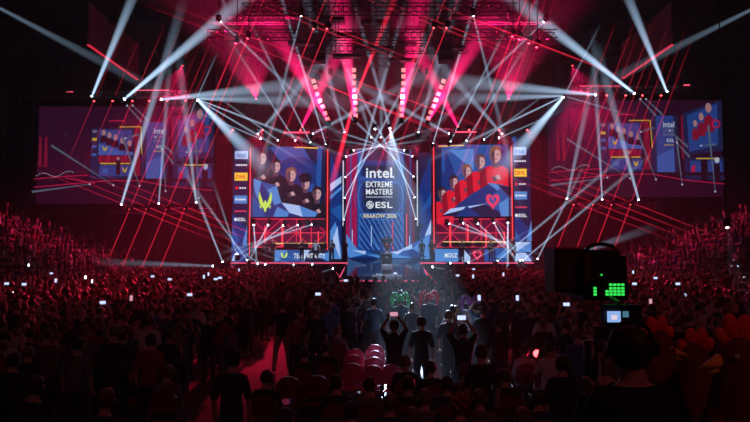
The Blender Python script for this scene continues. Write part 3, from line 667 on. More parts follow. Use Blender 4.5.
# lattice wall under the team screens, red light on it put in as glow
def lattice(x0,x1,y0,y1,Y,lab):
    a = at(x0,y1,Y); b = at(x1,y0,Y); Wd, H = b.x-a.x, b.z-a.z; t = thing('lattice_wall', a, lab, 'stage wall')
    m = MB(); m.box((Wd/2,.5,H/2), (Wd,.1,H), DMAG); m.build('back_panel', t)
    m = MB(); n = 5
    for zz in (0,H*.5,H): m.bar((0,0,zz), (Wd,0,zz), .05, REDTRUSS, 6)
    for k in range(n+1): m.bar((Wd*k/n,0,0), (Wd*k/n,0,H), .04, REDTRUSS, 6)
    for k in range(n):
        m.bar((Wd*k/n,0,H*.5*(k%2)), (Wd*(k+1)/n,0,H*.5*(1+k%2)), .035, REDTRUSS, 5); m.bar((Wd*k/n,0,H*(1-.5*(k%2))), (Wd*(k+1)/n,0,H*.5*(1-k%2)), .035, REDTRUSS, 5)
    m.build('truss_frame', t)
    for q, hh in ((.18,.75),(.42,.8),(.66,.62),(.9,.55)):
        m = MB(); m.bar((Wd*q,-.2,.1), (Wd*q,-.2,H*hh), .05, REDTUBE, 8); m.build('red_tube', t)
lattice(252,326,219,247,48.7,'lattice wall with red light put in as glow below the dark-shirted team screen')
lattice(436,511,219,247,48.7,'lattice wall with red light put in as glow below the red-shirted team screen')

# ------------------------------------------------------------------ stage decks
YF = 46.5; ZS = 2.0
def deck(xa, xb, slant, lab):
    A, B = at(xa,262,YF).x, at(xb,262,YF).x; o = Vector((A, YF, 0)); Wd = B-A; t = thing('stage_deck', o, lab, 'stage')
    m = MB(); m.box((Wd/2,3,ZS-.1), (Wd,6,.2), GLOSS); m.build('deck_top', t)
    m = MB(); m.box((Wd/2,-.03,ZS-.07), (Wd,.06,.09), PINKLINE); m.build('edge_light', t)
    m = MB(); m.box((Wd/2,.9,(ZS-.2)/2), (Wd,.1,ZS-.2), DRAPE); n = int(Wd/1.3)
    for k in range(n+1): m.bar((Wd*k/n,.05,0), (Wd*k/n,.05,ZS-.2), .03, STEEL, 5)
    for k in range(n): m.bar((Wd*k/n,.05,0 if k % 2 else ZS-.2), (Wd*(k+1)/n,.05,ZS-.2 if k % 2 else 0), .025, REDTRUSS if k % 3 == 0 else STEEL, 5)
    m.build('deck_legs', t)
    sx = Wd if slant > 0 else 0
    m = MB(); m.bar((sx,-.02,ZS-.07), (sx-slant*.62,-.02,ZS-1.2), .05, PINKLINE, 6); m.build('corner_light', t)
    return t
deck(231,347.5,1,'raised left wing of the stage with a pink lit front edge')
deck(420.5,533,-1,'raised right wing of the stage with a pink lit front edge')
# centre ramp and low thrust
xa, xb = at(346,262,47).x, at(421.5,262,47).x
m = MB(); z0, z1 = 1.05, 2.72; ya, yb = 42.5, 50.5
m.add([(0,0,0),(xb-xa,0,0),(xb-xa,yb-ya,z1-z0),(0,yb-ya,z1-z0)], [(0,1,2,3)], GLOSS)
m.add([(0,0,0),(xb-xa,0,0),(xb-xa,0,-z0),(0,0,-z0)], [(3,2,1,0)], DRAPE); m.add([(0,0,0),(0,yb-ya,z1-z0),(0,yb-ya,-z0),(0,0,-z0)], [(0,1,2,3)], DRAPE); m.add([(xb-xa,0,0),(xb-xa,yb-ya,z1-z0),(xb-xa,yb-ya,-z0),(xb-xa,0,-z0)], [(3,2,1,0)], DRAPE)
m.build('stage_ramp', None, (xa,ya,z0), label='glossy blue reflecting ramp in the middle of the stage', cat='stage')
m = MB(); m.box(((xb-xa)/2,-1.2,.45), (xb-xa+.6,2.3,.9), DRAPE); m.box(((xb-xa)/2,-1.2,.93), (xb-xa+.6,2.3,.06), GLOSS); m.box(((xb-xa)/2,-2.37,.88), (xb-xa+.6,.05,.07), PINKLINE)
m.build('stage_step', None, (xa,ya,0), label='low front step of the stage with a pink edge before the trophy', cat='stage')
# desks with monitors
def desk(x0,x1,y0,y1,Y,lab,draw,mon):
    a, b = at(x0,y1,Y), at(x1,y0,Y); a.z = ZS; t = thing('player_desk', a, lab, 'desk'); Wd, H = b.x-a.x, b.z-a.z
    m = MB(); m.box((Wd/2,.45,H-.03), (Wd,.9,.06), BLK); m.box((.04,.45,H/2), (.08,.85,H), BLK); m.box((Wd-.04,.45,H/2), (.08,.85,H), BLK); m.build('desk_frame', t)
    m = MB(); f0 = flat(Y); o = a.copy(); draw(Pic(m, lambda x,y,k: f0(x,y,k)-o), x0,y0,x1,y1); m.build('front_screen', t)
    for q in mon:
        mx = at(q, y0, Y).x; mt = thing('monitor', (mx, Y+.35, b.z), 'dark computer monitor on '+lab.split(' with')[0], 'monitor', 'monitors on '+lab.split(' with')[0])
        m = MB(); m.box((0,0,.36), (.62,.05,.38), BLK); m.build('display', mt); m = MB(); m.bar((0,.05,0), (0,.05,.3), .03, STEEL, 6); m.box((0,.03,.01), (.26,.2,.02), STEEL); m.build('stand', mt)
def dl(p,x0,y0,x1,y1):
    p.rect(x0,y0,x1,y1,MIDB); p.P([(x0,y0),(x0+14,y0),(x0+4,y1),(x0,y1)], LBLUE); p.rect(x0+30,y0,x1-1,y1,NAVY); p.P([(x0+30,y0),(x0+36,y0),(x0+30,y1)], ICE); p.P([(x1-12,y0+6),(x1,y0+2),(x1,y1)], LBLUE)
    for s in (-1,1): p.P([(284.5,y0+8),(284.5+s*1,y0+5),(284.5+s*2.6,y0+1.5),(284.5+s*3.4,y0+4),(284.5+s*2,y0+7.5)][::s], LIME)
    p.text('TEAM VITALITY', 294,y0+3.4,325.5,y0+8.2,WHT)
def dr(p,x0,y0,x1,y1):
    p.rect(x0,y0,x1,y1,LBLUE); p.rect(x0,y0,x0+2,y1,NAVY); p.rect(458,y0,470,y1,NAVY); p.rect(484,y0,x1,y1,MIDB); p.P([(463,y0),(474,y1),(462,y1)], ICE); p.rect(470,y0,484,y1,DMAG); p.text('MOUZ', 444.5,y0+4,457,y0+8.6,WHT)
    for k, mm in ((1,PINK),(.5,DMAG)):
        p.P([(477+k*.30*16*math.sin(2*math.pi*i/20)**3, y0+5.8-k*.36*(13*math.cos(2*math.pi*i/20)-5*math.cos(4*math.pi*i/20)-2*math.cos(6*math.pi*i/20)-math.cos(8*math.pi*i/20))) for i in range(20)], mm)
desk(274,329,250,261.5,47.6,'long player desk on the left stage wing with a lettered blue front',dl,(287,294,304,316,323))
desk(433,506,249,261.5,47.6,'long player desk on the right stage wing with a pale blue front',dr,(446,456,468,480,494))
for x0,x1,y,lab in ((272,325,243.5,'behind the left player desk'),(443,507,242,'behind the right player desk')):
    a, b = at(x0,y,48.0), at(x1,y,48.0); m = MB(); m.bar((0,0,0), b-a, .05, YEL, 6)
    for q in (.02,.5,.98): m.bar((b-a)*q+Vector((0,.02,0)), Vector(((b-a).x*q,.02,ZS-a.z)), .03, STEEL, 6)
    m.build('light_rail', None, a, label='yellow light rail on posts '+lab, cat='light rail')
for x0,y0,x1,y1,Y,lab in ((236,246,248,262,46.9,'small blue screen block at the left end of the stage'),(515,242,531,252,47.2,'small pale blue screen block at the right end of the stage'),(495,248,506,258,47.2,'small blue screen block beside the right player desk')):
    screen('screen_block', x0,y0,x1,y1,Y,lab,lambda p,a,b,c,d: (p.rect(a,b,c,d,LBLUE if a > 400 else BLUE), p.P([(a,b),(c,b),(a,d)], ICE if a > 510 else MIDB)))

# trophy on its pedestal
pz = .96; py_ = 41.2; px_ = at(387,262,py_).x
t = thing('trophy_pedestal', (px_,py_,pz), 'black and white banded pedestal holding the trophy', 'pedestal')
m = MB(); m.box((0,0,.12), (2.1,1.6,.24), mat('pedestal_step', (.75,.8,.85), .4)); m.box((0,0,.3), (1.5,1.2,.12), mat('pedestal_step', (0,0,0))); m.build('plinth', t)
m = MB(); PB = mat('pedestal_black', (.03,.03,.035), .3); PW = mat('pedestal_white', (.7,.75,.85), .4)
m.bar((0,0,.36), (0,0,1.75), .38, PB, 24, .36); m.bar((0,0,.66), (0,0,1.05), .39, PW, 24); m.bar((0,0,1.75), (0,0,1.8), .42, PW, 24)
m.build('column', t)
t = thing('trophy', (px_,py_,pz+1.8), 'silver and red trophy with a wide dark top standing on the banded pedestal', 'trophy')
SV = mat('silver', (.75,.75,.8), .25, 1)
m = MB(); m.bar((0,0,0), (0,0,.14), .26, SV, 20, .2); m.bar((0,0,.14), (0,0,.3), .12, SV, 16, .16); m.build('foot', t)
m = MB(); m.bar((0,0,.3), (0,0,.62), .17, mat('trophy_red', (.6,.03,.04), .3, .6), 16, .26); m.bar((0,0,.62), (0,0,.9), .26, SV, 16, .3); m.build('bowl', t)
m = MB(); m.ell((0,0,.92), (.46,.4,.16), PB, 18, 8); m.bar((0,0,1.02), (0,0,1.2), .1, SV, 12, .03); m.build('crown', t)
for s in (-1,1):
    m = MB(); pts = [(s*.24,0,.45),(s*.4,0,.55),(s*.42,0,.75),(s*.3,0,.86)]
    for a, b in zip(pts, pts[1:]): m.bar(a, b, .03, SV, 8)
    m.build('handle', t)

# ------------------------------------------------------------------ side screens showing the wide shot of the stage
def dim(n, c, k=.75): return led('side_'+n, tuple(x*k for x in c))
sB = dim('bg', (.022,.003,.016)); sB2 = dim('bg2', (.032,.004,.022)); sN = dim('navy', (.012,.016,.07)); sBl = dim('blue', (.02,.055,.26)); sBm = dim('mid', (.035,.11,.42)); sK = dim('black', (.012,.004,.012)); sR = dim('red', (.5,.01,.06)); sW = dim('white', (.5,.55,.68)); sG = dim('grey', (.16,.15,.22)); sY = dim('yellow', (.65,.42,.03)); sF = dim('face', (.4,.2,.22)); sRd = dim('dred', (.22,.006,.03)); sBeam = dim('beam', (.09,.13,.20))
def side(u0,v0,u1,v1):
    def d(p, x0,y0,x1,y1):
        X = lambda u: u0+(u-35)/652*(u1-u0); Y = lambda v: v0+(v-30)/360*(v1-v0)
        rc = lambda a,b,c,e,m: p.rect(X(a),Y(b),X(c),Y(e),m)
        ln = lambda a,b,c,e,w,m,w1=None: p.line(X(a),Y(b),X(c),Y(e),w,m,w1)
        P = lambda pts,m: p.P([(X(a),Y(b)) for a,b in pts], m)
        p.rect(x0,y0,x1,y1,sB); rc(35,30,230,280,sB2); rc(35,300,687,390,sB); P([(180,30),(500,30),(430,100),(240,100)], sB2)
        rc(232,110,390,300,sN); rc(262,118,382,205,sBl); rc(232,112,256,230,sN)
        for k,(v,mm) in enumerate(((118,sG),(148,sY),(175,sBm),(205,sBm))): rc(236,v,253,v+10,mm)
        for u,v in ((278,120),(300,130),(322,138),(348,150),(375,160)):
            P([(u-12,v+45),(u-12,v+24),(u,v+16),(u+12,v+24),(u+12,v+45)], sK); p.disc(X(u),Y(v+8),(u1-u0)*.012,(v1-v0)*.032,sF,10)
        P([(262,170),(300,180),(340,195),(390,200),(390,212),(262,212)], sBm); P([(275,176),(285,188),(296,176),(290,196),(281,196)], sY)
        rc(262,215,382,240,sRd)
        for u in (270,300,330,360): rc(u,212,u+3,240,sR)
        rc(270,241,380,246,sY); rc(268,250,385,290,sBl); rc(280,262,300,280,sBm); P([(352,255),(362,266),(372,255),(366,276),(357,276)], sY)
        rc(330,228,345,285,sK); p.disc(X(337),Y(226),(u1-u0)*.008,(v1-v0)*.018,sF,8)
        P([(395,100),(412,100),(420,290),(395,290)], sRd); rc(422,90,520,310,sN); rc(440,90,505,300,sBl); P([(440,240),(505,210),(505,300),(440,300)], sBm)
        ln(338,108,420,108,(v1-v0)*.01,sY); ln(418,108,424,210,(v1-v0)*.01,sY); ln(300,86,360,86,(v1-v0)*.012,sR)
        p.text('intel',X(466),Y(112),X(508),Y(134),sW); p.text('EXTREME',X(466),Y(140),X(508),Y(150),sG); p.text('MASTERS',X(466),Y(156),X(508),Y(166),sG); p.text('ESL',X(478),Y(176),X(506),Y(188),sW); p.text('KRAKOW',X(468),Y(196),X(504),Y(202),sY)
        P([(540,80),(687,32),(687,220),(540,240)], sN); P([(555,90),(670,45),(670,200),(560,225)], sBl); rc(532,90,540,250,sRd)
        for u,v,s in ((585,120,1),(608,95,1.2),(636,62,1.5)):
            P([(u-12*s,v+60*s),(u-12*s,v+26*s),(u,v+16*s),(u+12*s,v+26*s),(u+12*s,v+60*s)], sRd); p.disc(X(u),Y(v),(u1-u0)*.012*s,(v1-v0)*.035*s,sF,10)
        p.ring(X(662),Y(122),(u1-u0)*.022,(u1-u0)*.008,sR,14,sx=1)
        rc(540,244,687,330,sN); ln(584,250,670,250,(v1-v0)*.012,sY); rc(560,258,680,300,sBl); P([(565,280),(580,272),(575,312),(562,312)], sR); rc(600,255,625,330,sK); p.disc(X(660),Y(256),(u1-u0)*.014,(v1-v0)*.03,sW,10)
        rc(648,270,670,330,sK); rc(360,300,687,312,sK)
        for a,b,c,e in ((35,302,150,292),(150,292,230,288),(35,332,300,308),(300,308,420,308),(420,308,540,330),(540,330,687,344),(150,298,260,318)): ln(a,b,c,e,(v1-v0)*.010,sR)
        for k in range(16): p.disc(X(45+k*9),Y(290-8*math.sin(k*.6)-k*.6),(u1-u0)*.003,(v1-v0)*.006,sW,6)
        for k in range(14): p.disc(X(100+(k*47)%560),Y(60+(k*83)%250),(u1-u0)*.002,(v1-v0)*.004,sG,6)
        for u,v,c,e in ((330,325,100,180),(425,328,360,150),(521,347,505,170),(642,372,625,130),(245,322,36,350),(595,205,650,200),(480,150,545,210),(374,34,430,95),(395,34,455,92),(372,155,420,140),(505,195,550,248)):
            ln(u,v,c,e,(v1-v0)*.006,sBeam,(v1-v0)*.022); p.disc(X(u),Y(v),(u1-u0)*.0055,(v1-v0)*.010,sW,8)
        P([(60,150),(66,150),(72,260),(58,260)], sRd); P([(80,150),(88,150),(92,260),(78,260)], sRd)
    return d
screen('side_screen', 35,105,213,203.5,46.9,'big side screen left of the stage repeating the wide stage shot',side(35,105,213,203.5),.2)
screen('side_screen', 549,98.5,724,197,46.9,'big side screen right of the stage repeating the wide stage shot',side(549,98.5,724,197),.2)
rig(110,215,211,46.3,'low truss carrying lamps under the left side screen',.4); rig(560,660,206,46.3,'low truss carrying lamps under the right side screen',.4)
# ------------------------------------------------------------------ people
SKN = mat('skin', (.50,.32,.25), .6); SKN2 = mat('skin_tan', (.36,.21,.15), .6)
def cloth(n, c): return mat('cloth_'+n, c, .85, noise=9)
CB = cloth('black', (.022,.02,.025)); CG = cloth('grey', (.14,.13,.14)); CW = cloth('white', (.55,.55,.58)); CN = cloth('navy', (.03,.045,.10)); CR = cloth('red', (.25,.02,.03)); CBL = cloth('blue', (.06,.14,.26)); CK = cloth('khaki', (.45,.38,.32)); CJ = cloth('denim', (.07,.09,.14))
HD = mat('hair_of_dark_brown', (.045,.028,.02), .55); HB = mat('hair_of_brown', (.13,.075,.04), .55); HL = mat('hair_of_blond', (.20,.14,.07), .6)
placed = []; SEATED = []
def pp(px, ytop, pose, cols, label, h=1.76, Y=None, z0=0, rz=0, sleeves='short', group=None, detail=True):
    """place a person so the top of the head stands where the hall shows it; distance follows from the height"""
    top = h if not pose.startswith('seated') else h*.745
    if Y is None: Y = (CAMZ-top-z0)*F/(ytop-HOR)
    x = (px-CX)/F*Y; placed.append((x, Y))
    if pose.startswith('seated'): SEATED.append((x, Y, label))
    return person((x, Y, z0), rz, pose, cols, label, group, h, detail, sleeves)
# team members on the stage, facing the hall
zs = ZS; k = 0
for x, pose, top, lab, Y in ((266,'folded',CB,'stage player at the left end of the left row, arms folded in black',47.0),(273,'stand',CB,'stage player in all black beside the left player desk, arms down',47.0),(302,'folded',CB,'stage player with folded arms in front of the lettered desk',46.9),(316,'wide',CW,'stage player in pale top right of the desk lettering, arms out',46.9),(332,'folded',CG,'stage player in grey top past the right end of the left desk',46.9),(345,'phone',CB,'stage player at the inner corner of the left stage wing',46.9),
        (417.8+4,'stand',CB,'black-clad stage player at the inner corner of the right stage wing',46.9),(431.5,'stand',CB,'black-clad stage player left of the pale right desk, arms down',46.9),(462,'folded',CB,'stage player standing in front of the pale right desk, arms folded',46.9),(490.5,'folded',CB,'stage player before the right end of the right desk, arms folded',46.9),(512.5,'stand',CB,'stage player by the right logo column, in dark clothes',46.9)):
    xx = (x-CX)/F*Y
    person((xx, Y, zs), math.pi+R.uniform(-.3,.3), pose, (SKN, top, CB, (HD,HB,HL)[k % 3]), lab, None, 1.83, True); k += 1

# prominent people in the crowd
hero = []
def hp(*a, **kw): o = pp(*a, **kw); hero.append(o); return o
hp(283,299,'wide',(SKN,CB,CK,HD),'man in black top and light trousers standing in the red-lit aisle',Y=15.0,h=1.86)
hp(374,297,'wide',(SKN,CBL,CJ,HD),'short-haired man in blue tee standing with pale-rimmed shoulders behind the shiny seats',h=1.80)
hp(367,291.5,'stand',(SKN,CG,CB,HB),'person half hidden behind the left shoulder of the man in blue tee')
o_green = hp(400,295,'stand',(SKN,CN,CB,HD),'spectator wearing the green-rimmed floppy-eared hat')
o_pink = hp(428.5,293,'stand',(SKN,CN,CB,HD),'broad spectator wearing the pink-rimmed floppy-eared hat',h=1.82)
hp(448.5,289.5,'stand',(SKN,CG,CB,HD),'short-haired man in grey top between the two eared hats on the right')
o_pur = hp(470,298,'stand',(SKN,CW,CB,HD),'spectator in white shirt under the purple eared hat')
hp(394,318,'raised',(SKN2,CB,CB,HD),'spectator with both arms up filming, right behind the green-rimmed hat',h=1.74)
hp(421,315,'stand',(SKN,CB,CB,HD),'dark spectator with broad shoulders right of the filming one')
hp(462,322,'raised',(SKN2,CB,CB,HD),'spectator with both arms up holding a phone before the white shirt')
hp(448,309,'stand',(SKN,CB,CB,HB),'dark spectator standing left of the raised phone')
hp(497,316,'stand',(SKN,CB,CB,HD),'dark spectator standing right of the white shirt')
hp(482,305,'stand',(SKN,CB,CB,HD),'dark-haired spectator close behind the purple eared hat')
hp(523,341,'seated',(SKN,CW,CB,HD),'spectator in white jacket with red rim of light, seated low on the right',h=1.75)
hp(541,346,'seated',(SKN,CR,CB,HD),'spectator in red top seated just right of the white jacket')
hp(81,335,'stand',(SKN,CG,CB,HD),'spectator in grey tee with a dark print, largest in the left crowd')
hp(110,384,'stand',(SKN,CB,CB,HB),'close dark spectator with red light on the crown of the head',h=1.72)
hp(153,331,'stand',(SKN,CR,CB,HD),'spectator in dark red tee in front of the white tee')
hp(152,314,'stand',(SKN,CW,CB,HD),'spectator in white tee in the left crowd')
hp(171,361,'seated',(SKN,CG,CB,HB),'spectator in pale grey top seated at the left side of the aisle')
hp(189,305,'stand',(SKN,CB,CB,HB),'tall brown-haired spectator in black right of the white tee')
hp(198,300,'stand',(SKN,CW,CB,HB),'spectator in pale shirt half behind the tall brown-haired one')
o_cap = hp(234,348,'stand',(SKN,CB,CB,HD),'man in black tee and dark cap standing at the near end of the aisle',h=1.8)
hp(268,366,'seated',(SKN,CB,CB,HD),'dark short-haired spectator seated right beside the aisle, back turned')
hp(305,344,'seated',(SKN,CB,CB,HD),'dark spectator seated left of the shiny seat backs')
hp(326,339,'seated',(SKN,CB,CB,HD),'dark broad spectator seated in front of the light grey shoulder')
hp(338,324,'seated',(SKN,CG,CB,HB),'spectator with light grey shoulders seated by the shiny seat backs')
hp(370,373,'seated',(SKN,CG,CB,HD),'spectator in pale grey top seated below the shiny seat backs')
hp(337,371,'seated',(SKN,CB,CB,HD),'dark round-headed spectator seated low left of the pale grey top')
hp(390,389,'seated',(SKN,CB,CB,HB),'faint dark spectator seated in the bottom row left of the curly head')
o_bun = hp(459,392,'seated',(SKN,CB,CB,HB),'curly reddish-haired spectator seated in the bottom row')
hp(430,357,'seated',(SKN,CB,CB,HD),'very dark spectator seated in the middle between the arms-up pair')
hp(503,365,'seated',(SKN,CB,CB,HD),'dim spectator seated left of the white jacket, head low')
hp(98,301,'stand',(SKN,CG,CB,HB),'spectator in grey top left of the one with dark print, further off')
hp(68,306,'stand',(SKN,CG,CB,HD),'spectator in grey tee with a pink light on one shoulder, left crowd')
hp(733,263,'stand',(SKN,CW,CW,HL),'person in bright white clothes at the foot of the right stands',Y=30,h=1.75,z0=.8)
hp(703,270,'cheer',(SKN,CR,CB,HB),'red-lit spectator with arms spread below the right stands',Y=26,h=1.75,z0=.5)
hp(725,268,'onearm',(SKN,CR,CB,HD),'red-lit spectator with one arm up below the right stands',Y=24,h=1.8,z0=.5)
# coloured rim light on the hats is put in as a faint glow of each hat
# hats with hanging ears
def hat(o, m, lab):
    x, y, _ = o.location; s = o.scale.z; t = thing('eared_hat', (x, y, 1.64*s), lab, 'hat')
    mm = MB(); mm.ell((0,.01,.03), (.125,.14,.14), m, 14, 8, zmin=-.35); mm.ell((0,.01,.0), (.15,.165,.035), m, 16, 6); mm.build('crown', t)
    for sx in (-1,1):
        mm = MB(); pts = [(sx*.06,.0,.15),(sx*.16,0,.21),(sx*.24,.0,.12),(sx*.25,0,-.08),(sx*.22,0,-.24)]; rr = [.035,.05,.055,.05,.02]
        for i in range(4): mm.bar(pts[i], pts[i+1], rr[i], m, 8, rr[i+1])
        for i in range(1,4): mm.ell(pts[i], (rr[i],)*3, m, 8, 6)
        mm.build('ear', t)
    return t
hat(o_green, mat('hat_green', (.12,.55,.22), .8, 0, (.1,1,.35), .03), 'floppy-eared green hat, rim light put in as glow, on a spectator in the middle')
hat(o_pink, mat('hat_pink', (.6,.10,.14), .8, 0, (1,.12,.18), .03), 'floppy-eared pink hat, rim light put in as glow, on a broad spectator')
hat(o_pur, mat('hat_purple', (.25,.10,.40), .8, 0, (.5,.15,.8), .025), 'eared purple hat, rim light put in as glow, above the white shirt')
# cap
x, y, _ = o_cap.location; t = thing('baseball_cap', (x,y,1.70), 'dark cap with brim turned right on the man at the aisle end', 'cap')
m = MB(); m.ell((0,.01,0), (.118,.135,.12), CB, 14, 8, zmin=-.3); m.build('crown', t); m = MB(); m.box((.13,.05,-.01), (.14,.16,.015), CB); m.build('brim', t)
# curly hair bun
x, y, _ = o_bun.location
m = MB()
for i in range(26):
    a = i*2.4; u = -1+2*(i+.5)/26; q = math.sqrt(1-u*u); m.ell((.11*q*math.cos(a), .01+.12*q*math.sin(a), .11*u), (.045,.045,.045), mat('hair_of_red', (.26,.07,.04), .6), 6, 4)
b = m.build('curls', o_bun, (0,.01,1.70-.47))

# phones held up
PH = mat('phone_body', (.02,.02,.02), .3); PS = mat('phone_screen', (.1,.1,.1), .3, 0, (.55,.65,1), 1.3); PS2 = mat('phone_screen_pink', (.1,.1,.1), .3, 0, (1,.45,.6), .7)
def phone(p, lab, land=True, scr=PS, group=None, k=1):
    t = thing('smartphone', p, lab, 'phone', group); d = (.16*k,.012,.085*k) if land else (.085*k,.012,.16*k)
    m = MB(); m.box((0,0,0), d, PH); m.build('case', t); m = MB(); m.box((0,-.008,0), (d[0]*.92,.004,d[2]*.9), scr); m.build('display', t)
def hands_phone(o, lab, scr=PS): s = o.scale.z; phone(Vector(o.location)+Vector((0,.17,1.87))*s, lab, True, scr, None, 1.1)
hands_phone(hero[7], 'smartphone held level in both hands behind the green-rimmed hat', PS2); hands_phone(hero[9], 'smartphone held high in both hands before the white shirt')

# folding seats with shiny covers
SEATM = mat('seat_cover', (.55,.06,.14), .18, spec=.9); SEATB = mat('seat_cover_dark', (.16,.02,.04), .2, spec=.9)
def chair(x, y, mtl, lab, group=None):
    t = thing('folding_chair', (x,y,0), lab, 'chair', group)
    m = MB(); m.box((0,.22,.40), (.44,.42,.05), mtl); m.build('seat', t)
    m = MB(); n = 8
    for i in range(n):   # padded back, rounded on top
        a0, a1 = math.pi*i/n, math.pi*(i+1)/n
        P = [(.22*math.cos(a), .0, .72+.20*math.sin(a)) for a in (a0, a1)]
        for yy0, yy1 in ((-.035,.035),):
            m.add([(P[0][0],yy0,P[0][2]),(P[1][0],yy0,P[1][2]),(P[1][0],yy1,P[1][2]),(P[0][0],yy1,P[0][2]),(0,yy0-.02,.72),(0,yy1,.72)], [(0,1,2,3),(0,4,1),(3,2,5)], mtl, False)
    m.box((0,0,.64), (.44,.07,.20), mtl); m.build('backrest', t)
    for sx in (-1,1):
        for yy in (.03,.40):
            m = MB(); m.bar((sx*.2,yy,0), (sx*.2,yy,.39), .013, STEEL, 6); m.build('leg', t)
    placed.append((x, y))
    return t
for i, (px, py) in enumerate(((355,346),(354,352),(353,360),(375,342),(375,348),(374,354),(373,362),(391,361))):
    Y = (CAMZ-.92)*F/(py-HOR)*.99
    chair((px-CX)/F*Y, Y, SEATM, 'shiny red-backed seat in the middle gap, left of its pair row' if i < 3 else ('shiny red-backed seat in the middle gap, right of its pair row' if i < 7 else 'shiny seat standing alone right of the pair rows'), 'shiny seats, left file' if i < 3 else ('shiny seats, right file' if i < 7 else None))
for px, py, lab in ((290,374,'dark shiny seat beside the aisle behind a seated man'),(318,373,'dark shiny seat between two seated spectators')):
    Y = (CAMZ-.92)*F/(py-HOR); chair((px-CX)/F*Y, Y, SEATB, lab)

# more seated people in the dark rows at the bottom of the picture
for i, (px, py) in enumerate(((408,372),(424,384),(446,372),(412,402),(436,404),(478,384),(500,396),(520,402),(352,396),(320,398),(286,402),(405,352),(445,354),(464,360),(536,384),(545,402))):
    Y = (CAMZ-1.3)*F/(py-HOR)
    if all(((px-CX)/F*Y-a)**2+(Y-b)**2 > .3 for a, b in placed):
        hp(px,py,'seated',(SKN,(CB,CG,CN,CB)[i % 4],CB,(HD,HB)[i % 2]),'dim spectator seated in the dark rows at the front of the floor, '+('black','grey','navy','black')[i % 4]+' top',group='seated spectators in the dark front rows, '+('black','grey','navy','black')[i % 4]+' tops')
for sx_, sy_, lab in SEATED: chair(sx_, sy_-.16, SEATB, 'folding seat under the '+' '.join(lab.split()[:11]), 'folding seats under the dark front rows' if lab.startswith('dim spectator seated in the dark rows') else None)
# the general floor crowd: near ones as people of their own, the far mass as one crowd
shirts = [CB]*7+[CG]*3+[CN]*3+[CW]*2+[CR]*2+[CBL]
spots = []
Yr = 9.6
while Yr < 43.5:
    half = .66*Yr+1.0; x = -half+R.uniform(0,.5); step = .62 if Yr < 22 else .72
    while x < half:
        xx, yy = x+R.uniform(-.12,.12), Yr+R.uniform(-.18,.18); px = CX+xx/yy*F
        ok = not (-3.7 < xx < -2.1 and yy < 24) and not (abs(xx) < .9 and 10.5 < yy < 16.3) and all((xx-a)**2+(yy-b)**2 > .42**2 for a, b in placed)
        if 16.2 < yy < 19 and -.5 < xx < 3.4: ok = False
        if yy < 16.5 and -.3 < xx < 3.6 and R.random() < .55: ok = False
        if xx > 1.0 and xx < 5.5 and yy < 8: ok = False
        if yy < 13 and -2.1 < xx < 2.4: ok = False
        if abs(xx-.6) < 3.9 and yy > 29: ok = False
        if abs(xx-.6) < 4.6 and yy > 39.2: ok = False
        if abs(xx) > 18.2 and yy > 17.2: ok = False
        if .2 < xx < 2.9 and 1.8 < yy < 6: ok = False
        if xx > .55*yy and yy > 22: ok = False
        if xx < -.60*yy and yy > 30: ok = False
        if ok and R.random() > .10: spots.append((xx, yy, px))
        x += step*(1+R.uniform(-.12,.2))
    Yr += .80 if Yr < 20 else 1.0
spots.sort(key=lambda s: s[1])
NI = 225
zone_lab = {0:('spectator standing in the dark crowd left of the aisle','standing crowd left of the aisle'),1:('spectator standing in the crowd right of the middle group','standing crowd right of the middle'),2:('spectator standing in the crowd between the aisle and the middle group','standing crowd between aisle and middle'),3:('spectator with arms raised in the floor crowd','floor crowd with raised arms'),4:('spectator with arms raised right of the middle group','right crowd with raised arms')}
poses = ['stand']*5+['folded']*3+['phone']*3+['onearm','raised','cheer']
phones = []
for xx, yy, px in spots[:NI]:
    po = R.choice(poses); top = R.choice(shirts); z = 0 if xx < -2.9 else (2 if px < 365 else 1)
    if po in ('raised','cheer','onearm'): z = 3 if px < 420 else 4
    lab, gr = zone_lab[z]
    pal = {CW:'white',CG:'grey',CN:'dark navy',CR:'dark red',CBL:'blue',CB:'black'}[top]
    h = R.uniform(1.62,1.86)
    o = person((xx,yy,0), R.uniform(-.3,.3), po, (R.choice((SKN,SKN2)), top, R.choice((CB,CJ)), R.choice((HD,HD,HB,HL))), lab+', in '+pal+' top', gr+', '+pal+' tops', h, False)
    if po == 'raised' and R.random() < .9: phones.append(Vector(o.location)+Vector((0,.17,1.87))*o.scale.z)
for p in phones: phone(p, 'lit smartphone held up over the floor crowd', R.random() < .5, R.choice((PS,PS2)), 'lit phones over the floor crowd', 1)
import array
def mass(name, items, label, cat, scale_h=None):
    """a mass of people past counting, one object"""
    V, FF, MI = [], [], []; mats = [SKN, SKN2, CB, CG, CN, CW, CR, HD, HB, CJ, CBL, HL]
    for (x, y, z, rz, pose, h, top, sk, hr) in items:
        vs, fs, lab, nn = getbody(pose, False); c, s = math.cos(rz), math.sin(rz); k = h/1.79; o = len(V)
        V += [(x+k*(v.x*c-v.y*s), y+k*(v.x*s+v.y*c), z+k*v.z) for v in vs]
        d = {'shirt': mats.index(top), 'fore': sk, 'skin': sk, 'trousers': 2, 'shoe': 2, 'hair': mats.index(hr)}
        for f, l in zip(fs, lab): FF.append([o+i for i in f]); MI.append(d[l])
    me = mesh_of(V, FF, MI, mats, name)
    return link(name, me, None, (0,0,0), label=label, cat=cat, kind='stuff')
def item(x, y, z, rz, poses_): return (x, y, z, rz, R.choice(poses_), R.uniform(1.62,1.86), R.choice(shirts), R.choice((0,1)), R.choice((HD,HD,HB,HL)))
far = [item(xx, yy, 0, R.uniform(-.4,.4), ['stand']*5+['folded']*2+['raised','cheer','onearm','cheer']) for xx, yy, px in spots[NI:]]
mass('crowd', far, 'packed standing crowd filling the floor up to the stage', 'crowd')
print('spots', len(spots))
